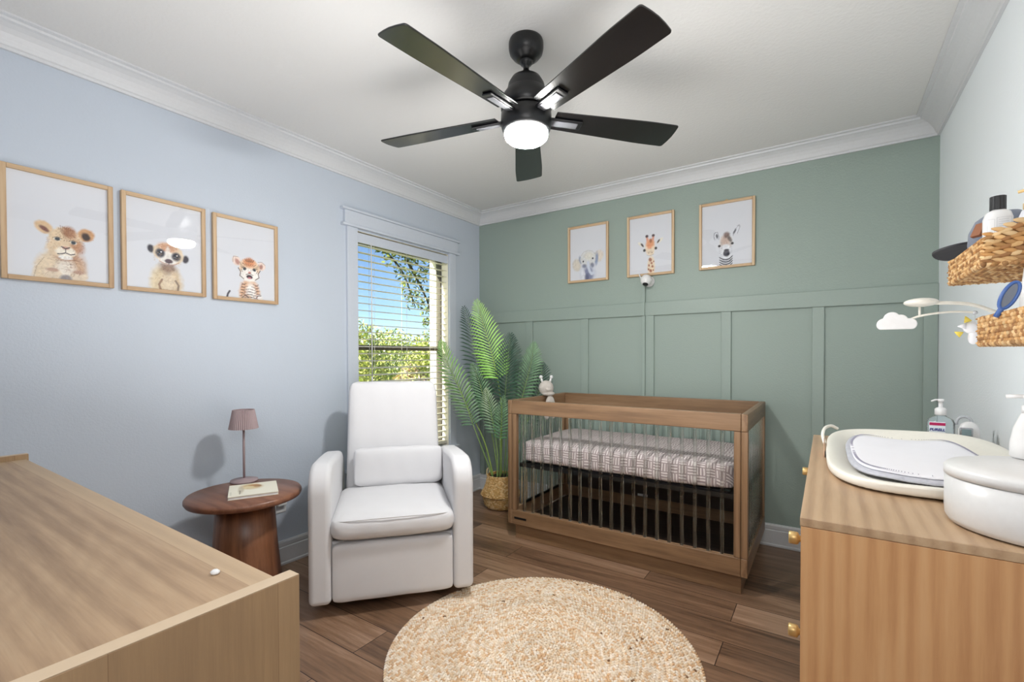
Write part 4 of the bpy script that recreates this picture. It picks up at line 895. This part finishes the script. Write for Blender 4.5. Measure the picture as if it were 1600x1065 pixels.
# ------------------------------------------------------------------ changing tray and liner
def sup(cx, cy, a, b, z, n=3.0, k=64, zf=None):
    out = []
    for i in range(k):
        t = 2*math.pi*i/k; c, s_ = math.cos(t), math.sin(t)
        x = cx+a*math.copysign(abs(c)**(2/n), c); y = cy+b*math.copysign(abs(s_)**(2/n), s_)
        out.append(Vector((x, y, z if zf is None else zf(x, y, z))))
    return out
tcx, tcy = .222, 1.777
ct = thing('changing_tray', 'cream contoured baby changing tray on the honey dresser', 'changing tray', (tcx, tcy, DZ))
def rimh(x, y, z):
    v_ = (y-tcy)/.39; u_ = (x-tcx)/.222
    return DZ+z*(.042+.014*v_+.005*u_+.003*v_*v_)/.05
rings = [sup(tcx, tcy, .216, .385, DZ+.0008, 3.6), sup(tcx, tcy, .220, .389, DZ+.005, 3.6), sup(tcx, tcy, .223, .392, .044, 3.6, zf=lambda x, y, z: rimh(x, y, .044)), sup(tcx, tcy, .220, .389, .05, 3.6, zf=lambda x, y, z: rimh(x, y, .050)),
         sup(tcx, tcy, .212, .381, .05, 3.6, zf=lambda x, y, z: rimh(x, y, .0515)), sup(tcx, tcy, .200, .366, .04, 3.5, zf=lambda x, y, z: rimh(x, y, .047)), sup(tcx, tcy, .180, .335, 0, 3.2, zf=lambda x, y, z: rimh(x, y, .028)),
         sup(tcx, tcy, .168, .315, DZ+.012, 3.0), sup(tcx, tcy, .08, .2, DZ+.010, 2.4), sup(tcx, tcy, .01, .02, DZ+.010, 2)]
MB().loft(rings, cap=True).build('tray_shell', M['cream_plastic'], ct, subsurf=1)
MB().tube(curve_pts([(.035, 2.12, .915), (.015, 2.10, .926), (-.004, 2.06, .920), (-.010, 2.02, .900), (-.004, 2.00, .875)], 8), .0055, 8).build('strap', M['cream_plastic'], ct)
MB().box((-.006, 1.80, .8610), (-.0035, 1.93, .905)).build('logo_tab', plain('tan_tab', 'C9A58A', .5), ct, bevel=.001)
def liner_z(x, y, lift):
    u_ = (x-.212)/.157; v_ = (y-1.765)/.295
    return DZ+.020+lift+.006*abs(u_)**3+(.046 if v_ > 0 else .004)*abs(v_)**5*(.15+.85*abs(u_)**2)+.0015*math.sin(45*x+2)*math.sin(14*y)
def liner(name, label, a, b, lift, th, mat, cat='liner', cyo=0.):
    rr = []; k = 72
    fr = [1, .96, .85, .65, .4, .15, .02]
    top = [sup(.212, 1.765, a*f, b*f, 0, 4, k) for f in fr]; bot = [sup(.212, 1.765, a*f, b*f, 0, 4, k) for f in fr[::-1]]
    rs = [[Vector((p.x, p.y, liner_z(p.x, p.y, lift))) for p in q] for q in bot]+[[Vector((p.x, p.y, liner_z(p.x, p.y, lift+th*(1 if i > 0 else .5)))) for p in q] for i, q in enumerate(top)]
    t = thing(name, label, cat, (tcx, tcy, DZ+.03)); o = MB().loft(rs, cap=True).build('cloth', mat, t); return t, o
qm = NT('grey_quilted_backing'); v = qm.coord(); n_ = qm.noise(v, 60, 3); qm.principled(qm.mix(n_, s2l('A9ABB6'), s2l('CDCED6')), .6, qm.bump(n_, .6, .01))
liner('changing_pad', 'grey quilted pad lying in the cream changing tray', .160, .300, 0, .010, qm.m, 'pad')
_pad = bpy.data.objects['changing_pad']; _cl = _pad.children[0]; _cl.parent = None; _cl.location = _pad.location
tag(_cl, _pad['label'], 'pad'); ROOTS.remove(_pad); bpy.data.objects.remove(_pad); _cl.name = 'changing_pad'
t, o = liner('towel', 'white towelling liner with stitched edge lying on the grey pad', .148, .283, .0115, .006, fabric('white_towelling', 'EEEEF4', 200), 'towel')
Cs = []; Ds = []; Ns = []; Ss = []; Ks = []
P = sup(.212, 1.765, .144, .278, 0, 4, 200)
for i in range(200):
    p = P[i]; d_ = P[(i+1) % 200]-P[i]
    if d_.length < 1e-4: continue
    Cs.append((p.x, p.y, liner_z(p.x, p.y, .0195))); pd = np.array([-d_.y, d_.x, 0]); Ds.append(pd/np.linalg.norm(pd)); Ns.append((0, 0, 1)); Ss.append((.004, .0011, .0010)); Ks.append(s2l('9A98A8'))
stitches('blanket_stitch', M['tinted'], np.array(Cs)-np.array(parent_world(t)), Ds, Ns, Ss, Ks, t)

# ------------------------------------------------------------------ things on the right dresser
ux, uy, ur = .333, 1.252, .136
tu = thing('wipes_tub', 'large round white lidded tub at the near end of the honey dresser', 'tub', (ux, uy, DZ))
MB().lathe([(ur-.016, DZ+.0006), (ur-.006, DZ+.004), (ur-.001, DZ+.014), (ur, DZ+.03), (ur, DZ+.092)], (ux, uy, 0), 72).build('tub_body', M['white_plastic'], tu)
MB().lathe([(ur-.004, DZ+.0925), (ur+.001, DZ+.094), (ur+.001, DZ+.108), (ur-.004, DZ+.114), (ur-.022, DZ+.118), (ur-.030, DZ+.1205), (.001, DZ+.1215)], (ux, uy, 0), 72).build('tub_lid', M['white_plastic'], tu)
px_, py_, pz_ = .334, 1.340, DZ+.1218
pb = thing('lotion_bottle', 'white tapered pump bottle standing on the round tub lid', 'bottle', (px_, py_, pz_))
MB().lathe([(.024, pz_), (.027, pz_+.004), (.027, pz_+.03), (.022, pz_+.06), (.013, pz_+.085), (.010, pz_+.09)], (px_, py_, 0), 32).build('bottle_body', M['white_plastic'], pb)
MB().lathe([(.011, pz_+.0905), (.011, pz_+.104), (.005, pz_+.106), (.005, pz_+.118), (.009, pz_+.119), (.009, pz_+.126)], (px_, py_, 0), 20).tube([(px_, py_, pz_+.123), (px_-.03, py_+.012, pz_+.121)], .004, 8).build('pump_head', M['white_plastic'], pb)

# hand sanitiser
gx, gy, gz = .340, 2.245, DZ
gel = NT('clear_blue_gel_bottle'); fr = gel.n('LayerWeight'); fr.inputs[0].default_value = .25; tr = gel.n('BsdfTransparent'); tr.inputs[0].default_value = (.93, .975, .99, 1)
gl = gel.n('BsdfGlossy'); gl.inputs['Roughness'].default_value = .05; df = gel.n('BsdfDiffuse'); df.inputs[0].default_value = (*s2l('E2F0F6'), 1)
m1 = gel.n('MixShader'); m1.inputs[0].default_value = .22; gel.l(tr.outputs[0], m1.inputs[1]); gel.l(df.outputs[0], m1.inputs[2]); m2_ = gel.n('MixShader'); gel.l(fr.outputs[0], m2_.inputs[0]); gel.l(m1.outputs[0], m2_.inputs[1]); gel.l(gl.outputs[0], m2_.inputs[2]); gel.l(m2_.outputs[0], gel.out.inputs[0])
gt = thing('hand_sanitizer', 'clear blue hand sanitizer pump bottle with a magenta and white label', 'bottle', (gx, gy, gz), R(0))
rings = [sup(gx, gy, a, b, gz+z, 3.2, 32) for a, b, z in ((.034, .016, .001), (.038, .020, .006), (.038, .020, .085), (.034, .017, .098), (.018, .013, .108), (.014, .012, .112))]
MB().loft(rings, cap=True).build('bottle_body', gel.m, gt)
MB().lathe([(.014, gz+.1125), (.0165, gz+.114), (.0165, gz+.134), (.012, gz+.139), (.006, gz+.141), (.006, gz+.160), (.009, gz+.161), (.009, gz+.170), (.001, gz+.171)], (gx, gy, 0), 24).tube(curve_pts([(gx, gy, gz+.166), (gx-.014, gy-.004, gz+.167), (gx-.026, gy-.006, gz+.161)], 5), .0032, 8).build('pump', M['white_plastic'], gt)
yl = gy-.0208
MB().box((gx-.034, yl-.0004, gz+.02), (gx+.010, yl, gz+.09)).build('label', plain('pale_label', 'E6EFF6', .4), gt)
MB().box((gx-.033, yl-.0009, gz+.077), (gx+.010, yl-.0004, gz+.087)).build('label_band', plain('magenta_band', 'B8185A', .4), gt)
MB().box((gx-.014, yl-.0009, gz+.024), (gx-.002, yl-.0004, gz+.040)).build('label_drop', plain('blue_drop', '4A86B8', .4), gt)
def text(body, size, loc, rot, mat, parent, name='lettering', bold=.0):
    c = bpy.data.curves.new('t', 'FONT'); c.body = body; c.size = size; c.extrude = .0002; c.offset = bold; c.align_x = 'CENTER'; c.shear = .2
    o = bpy.data.objects.new('t', c); COL.objects.link(o); dg = bpy.context.evaluated_depsgraph_get(); me = bpy.data.meshes.new_from_object(o.evaluated_get(dg)); bpy.data.objects.remove(o)
    o = bpy.data.objects.new(name, me); me.materials.clear(); me.materials.append(mat); COL.objects.link(o); o.parent = parent; o.location = Vector(loc)-parent_world(parent); o.rotation_euler = rot; return o
text('PURELL', .0125, (gx-.012, yl-.001, gz+.058), (R(90), 0, 0), plain('navy_ink', '1E2E86', .4), gt, bold=.0005)
# thermometer with loop handle
hx, hy = .412, 2.235
th = thing('baby_thermometer', 'small white digital thermometer with loop handle and grey screen', 'thermometer', (hx, hy, DZ))
rings = [sup(hx, hy, a, b, DZ+z, 2.4, 28) for a, b, z in ((.020, .014, .001), (.026, .018, .008), (.029, .020, .035), (.028, .019, .066), (.021, .014, .086), (.008, .006, .096))]
MB().loft(rings, cap=True).build('casing', M['white_plastic'], th)
MB().tube([(hx-.012+.020*math.cos(a), hy, DZ+.090+.022*math.sin(a)) for a in np.linspace(-.3, math.pi+.3, 16)], .0045, 8).build('loop_handle', plain('grey_plastic', 'B6BABF', .3), th)
MB().box((hx-.027, hy-.0245, DZ+.044), (hx+.007, hy-.017, DZ+.076)).build('bezel', M['chrome'], th, bevel=.003)
MB().box((hx-.022, hy-.0256, DZ+.050), (hx+.002, hy-.0248, DZ+.071)).build('screen', plain('grey_lcd', '7F9498', .2), th)
MB().box((hx-.022, hy-.0225, DZ+.034), (hx, hy-.018, DZ+.040)).build('buttons', M['chrome'], th, bevel=.002)

# ------------------------------------------------------------------ wicker wall baskets
wp = np.array([s2l(x) for x in ('C9A06C', 'B58650', 'D8B788', '96693E', 'CDA673', 'A67C4E')])
def wicker(name, label, x0, y0, y1, z0, zt, zrise, rows, big, bottom_rows=8):
    """x0 front plane, wall side at XR; rim rises from zt at the front to zt+zrise at the wall"""
    x1 = XR-.006; t = thing(name, label, 'basket', ((x0+x1)/2, (y0+y1)/2, z0), group='wicker wall baskets')
    L = np.array(parent_world(t)); Cs, Ds, Ns, Ss, Ks = [], [], [], [], []
    def ztop(x): return zt+zrise*min(1, max(0, (x-x0)/(x1-x0)))**.8
    faces = [((x0, y1), (x0, y0), (-1, 0)), ((x0, y0), (x1, y0), (0, -1)), ((x1, y1), (x0, y1), (0, 1)), ((x1, y0), (x1, y1), (1, 0))]
    for (ax, ay), (bx_, by_), nr in faces:
        Ln = math.hypot(bx_-ax, by_-ay); dx, dy = (bx_-ax)/Ln, (by_-ay)/Ln; sl = big*1.0
        for r_ in range(rows):
            for side in (-1, 1):
                k = int(Ln/(sl*1.25))+1
                for q in range(k):
                    u_ = min(Ln-sl*.8, max(sl*.8, (q+.5+.25*side)*Ln/k)); x, y = ax+dx*u_, ay+dy*u_; top = ztop(x)
                    hrow = (top-z0)/rows; z = z0+hrow*(r_+.5)+side*hrow*.20
                    Cs.append((x-nr[0]*.004, y-nr[1]*.004, z)); Ds.append(np.array([dx, dy, -side*.26])); Ns.append((nr[0], nr[1], .0))
                    Ss.append((sl*.95*rng.uniform(.85, 1.15), hrow*.34, .0052)); Ks.append(np.clip(wp[rng.integers(6)]*rng.uniform(.78, 1.12), 0, 1))
    nb = int((x1-x0)/.016)
    for r_ in range(nb):
        xx = x0+(r_+.5)*(x1-x0)/nb; k = int((y1-y0)/(big*1.25))
        for q in range(k):
            for side in (-1, 1):
                yy = y0+(q+.5+.25*side)*(y1-y0)/k
                Cs.append((xx+side*.004, yy, z0+.004)); Ds.append(np.array([-side*.35, 1, 0])); Ns.append((0, 0, -1)); Ss.append((big*.8, .0062, .0062)); Ks.append(np.clip(wp[rng.integers(6)]*rng.uniform(.7, 1.0), 0, 1))
    stitches('weave', M['tinted'], np.array(Cs)-L, Ds, Ns, Ss, Ks, t, pointy=.3)
    ins = plain('wicker_core', '9A6E3E', .9); e2 = .008
    zf = lambda x: ztop(x)-.008
    mb = MB().box((x0+e2, y0+e2, z0+.004), (x1-.002, y1-e2, z0+.010))
    mb.box((x0+.006, y0+.006, z0+.004), (x0+.010, y1-.006, zf(x0)))
    for ya in (y0+.006, y1-.010):
        mb.prism([(x0+.006, ya, z0+.004), (x1, ya, z0+.004), (x1, ya, zf(x1)), ((x0+x1)/2, ya, zf((x0+x1)/2)), (x0+.006, ya, zf(x0))], (0, .004, 0))
    mb.box((x1-.004, y0+.006, z0+.004), (x1, y1-.006, zf(x1)))
    mb.build('lining', ins, t); return t
wicker('wicker_basket', 'upper wicker wall basket, holding a baseball cap and bottles', .283, 1.44, 1.79, 1.382, 1.447, .085, 5, .0145)
wicker('wicker_basket', 'lower wicker wall basket, holding blue goggles and a cream cloth', .300, .98, 1.565, 1.208, 1.277, .03, 5, .0135)
# cap
hc = Vector((.373, 1.70, 1.476))
hat = thing('baseball_cap', 'dark-brimmed blue-grey baseball cap sticking out of the upper wicker basket', 'cap', (hc.x, hc.y, 1.40))
prof_ = [(.062, -.035), (.066, 0), (.064, .03), (.052, .058), (.032, .074), (.001, .080)]
MB().lathe(prof_, hc, 32, sx=1, sy=.95).build('crown', fabric('blue_grey_cotton', '747B8A', 500), hat)
mbr = Matrix.Translation((.308, 1.845, 1.487)) @ Matrix.Rotation(R(-15), 4, 'Z') @ Matrix.Rotation(R(-9), 4, 'X') @ Matrix.Rotation(R(-10), 4, 'Y')
rr = []
for f in (0.02, .5, .85, 1):
    rr.append([mbr @ Vector((.050*f*math.cos(a), .062*f*math.sin(a), .010*(1-f*f*abs(math.sin(a))))) for a in np.linspace(0, 2*math.pi, 32, endpoint=False)])
rb = [[p-Vector((0, 0, .006)) for p in q] for q in rr[::-1]]
MB().loft(rr+rb, cap=True).build('brim', plain('charcoal_brim', '3B3B40', .7), hat)
mp = Matrix.Translation((.3235, 1.668, 1.508)) @ Matrix.Rotation(R(-58), 4, 'Z') @ Matrix.Rotation(R(-24), 4, 'X')
MB().box((-.013, -.005, -.020), (.013, .004, .016), mp).build('leather_patch', plain('brown_leather', '8E5A3C', .5), hat, bevel=.001)
# white bottle with black cap
wb = thing('lotion_bottle', 'white bottle with ribbed black cap in the upper wicker basket', 'bottle', (.330, 1.545, 1.394))
qx, qy = .330, 1.545
rings = [sup(qx, qy, a, b, z, 2.8, 32) for a, b, z in ((.022, .018, 1.394), (.025, .021, 1.40), (.025, .021, 1.505), (.021, .018, 1.518), (.012, .012, 1.524))]
MB().loft(rings, cap=True).build('bottle_body', M['white_plastic'], wb)
n = 36; MB().loft([[Vector((qx+(.0135+(.0006 if k % 2 else 0))*math.cos(2*math.pi*k/n), qy+(.0135+(.0006 if k % 2 else 0))*math.sin(2*math.pi*k/n), z)) for k in range(n)] for z in (1.5245, 1.556)], cap=True, smooth=False).build('cap', M['black_plastic'], wb)
gr = plain('grey_ink', 'B9BDBE', .5)
lb = MB(); yy = qy-.0213
def outline(mb, xa, xb, za, zb, w_=.0005):
    mb.box((xa, yy-.0004, za), (xb, yy, za+w_)).box((xa, yy-.0004, zb), (xb, yy, zb+w_)).box((xa, yy-.0004, za), (xa+w_, yy, zb)).box((xb, yy-.0004, za), (xb+w_, yy, zb))
outline(lb, qx-.006, qx+.018, 1.46, 1.503)
for k in range(6): lb.box((qx-.003, yy-.0004, 1.498-.005*k), (qx+.014, yy, 1.4987-.005*k))
outline(lb, qx-.022, qx-.010, 1.46, 1.500)
lb.build('label_print', gr, wb)
gb = thing('soap_dispenser', 'gold-topped pump bottle in the upper wicker basket, nearest the frame edge', 'bottle', (.380, 1.49, 1.394))
MB().lathe([(.026, 1.394), (.029, 1.40), (.029, 1.49), (.024, 1.505), (.014, 1.508)], (.380, 1.49, 0), 28).build('bottle_body', plain('pearl_plastic', 'E2E4EC', .3), gb)
MB().lathe([(.022, 1.5085), (.022, 1.520), (.017, 1.526), (.010, 1.53), (.007, 1.548), (.010, 1.553), (.010, 1.556)], (.380, 1.49, 0), 24).tube([(.380, 1.49, 1.553), (.352, 1.50, 1.549)], .0035, 8).build('pump', plain('gold_plastic', 'D9B97E', .35), gb)
# contents of the lower basket
sg = thing('goggles', 'blue-framed swimming goggles standing in the lower wicker basket', 'goggles', (.31, 1.36, 1.24))
blue = plain('blue_rubber', '3D5F9E', .35)
mg = Matrix.Translation((.311, 1.37, 1.309)) @ Matrix.Rotation(R(8), 4, 'Z') @ Matrix.Rotation(R(24), 4, 'Y')
ring = [mg @ Vector((.011*math.cos(a), 0, .029*math.sin(a))) for a in np.linspace(0, 2*math.pi, 29)]
MB().tube(ring, .0034, 8, cap=False).build('frame', blue, sg)
MB().prism([mg @ Vector((.010*math.cos(a), -.001, .028*math.sin(a))) for a in np.linspace(0, 2*math.pi, 28, endpoint=False)], mg.to_3x3() @ Vector((0, .002, 0))).build('lens', plain('smoked_lens', '6E7480', .08), sg)
MB().tube([mg @ Vector((.0, .0, -.028)), mg @ Vector((.002, .01, -.045))], .005, 8).build('strap', blue, sg)
cl = soft_box((.318, 1.05, 1.222), (.445, 1.335, 1.302), .03, wrinkle=.006, seed=12)
tag(single(cl, 'folded_cloth', fabric('cream_muslin', 'EFEAE4', 300), 'crumpled cream cloth in the lower wicker basket', 'cloth', loc=(.39, 1.2, 1.222), subsurf=1))
tb_ = MB().loft([sup(.368, 1.43, a, b, z, 2.6, 28) for a, b, z in ((.024, .020, 1.222), (.028, .022, 1.23), (.027, .021, 1.31), (.022, .014, 1.37), (.020, .004, 1.376))], cap=True)
single(tb_, 'cream_tube', M['white_plastic'], 'white tube standing in the lower wicker basket behind the cloth', 'tube', loc=(.368, 1.43, 1.222))

# ------------------------------------------------------------------ mobile arm with cloud
MY = 1.9
mo = thing('baby_mobile', 'cream baby mobile arm with a white cloud reaching out from behind the lower wicker basket', 'baby mobile', (.484, MY, 1.29))
MB().tube(curve_pts([(.262, MY, 1.346), (.32, MY, 1.342), (.36, MY, 1.333), (.40, MY, 1.312), (.44, MY, 1.288), (.478, MY, 1.262)], 8), .0055, 10).build('arm', M['cream_plastic'], mo)
b = MB(); add_egg(b, (.240, MY, 1.349), .042, .042, .0135, seg=32); b.build('music_disc', M['cream_plastic'], mo)
MB().tube([(.237, MY, 1.338), (.237, MY, 1.307)], .003, 8).build('spindle', M['cream_plastic'], mo)
MB().tube(curve_pts([(.195, MY, 1.290), (.215, MY, 1.298), (.237, MY, 1.307), (.275, MY, 1.314), (.32, MY, 1.316), (.360, MY, 1.312)], 6), .0032, 8).build('cross_arm', M['cream_plastic'], mo)
b = MB(); add_egg(b, (.361, MY, 1.311), .006, .006, .006); b.build('arm_tip', plain('grey_ball', 'C3C6CA', .4), mo)
mw = Matrix.Translation((.4899, MY, 1.262)) @ Matrix.Rotation(R(-90), 4, 'Y')
MB().lathe([(.025, 0), (.025, .008), (.010, .014)], (0, 0, 0), 24, mw).build('wall_clip', M['cream_plastic'], mo)
lobes = [(-.030, -.008, .020), (-.012, .010, .021), (.010, .004, .018), (.032, -.008, .018)]
pts = []
for a in np.linspace(0, 2*math.pi, 72, endpoint=False):
    d_ = (math.cos(a), math.sin(a)); best = 0
    for s_ in np.linspace(0, .07, 200):
        x, z = d_[0]*s_, d_[1]*s_
        if any((x-u_)**2+(z-v_)**2 < r_*r_ for u_, v_, r_ in lobes) or (abs(x) < .034 and -.026 < z < 0): best = s_
    pts.append((d_[0]*best, max(-.024, d_[1]*best)))
MB().prism([(.182+x, MY-.007, 1.292+z) for x, z in pts], (0, .014, 0)).build('cloud', M['white_plastic'], mo, bevel=.003)
hm = thing('hanging_star_toy', 'white felt shape with yellow points hanging from the mobile arm', 'mobile toy', (.361, MY, 1.29))
MB().tube([(.361, MY, 1.3045), (.361, MY, 1.285)], .0006, 5).build('string', M['white_plastic'], hm)
felt = plain('yellow_felt', 'F0D860', .9); wf = plain('white_felt', 'F2F2F6', .9)
b = MB(); add_egg(b, (.352, MY, 1.268), .018, .010, .018); add_egg(b, (.358, MY, 1.238), .013, .008, .020); b.build('felt_body', wf, hm)
for x, z, a in ((.343, 1.290, 20), (.326, 1.250, 60), (.334, 1.272, 90)):
    mk = Matrix.Translation((x, MY-.006, z)) @ Matrix.Rotation(R(-a), 4, 'Y'); MB().lathe([(.0095, -.006), (.005, .004), (.0008, .012)], (0, 0, 0), 14, mk, sy=.5).build('felt_point', felt if a != 90 else wf, hm)

for r_ in ROOTS:
    if '_w' in r_: del r_['_w']
bpy.context.view_layer.update()
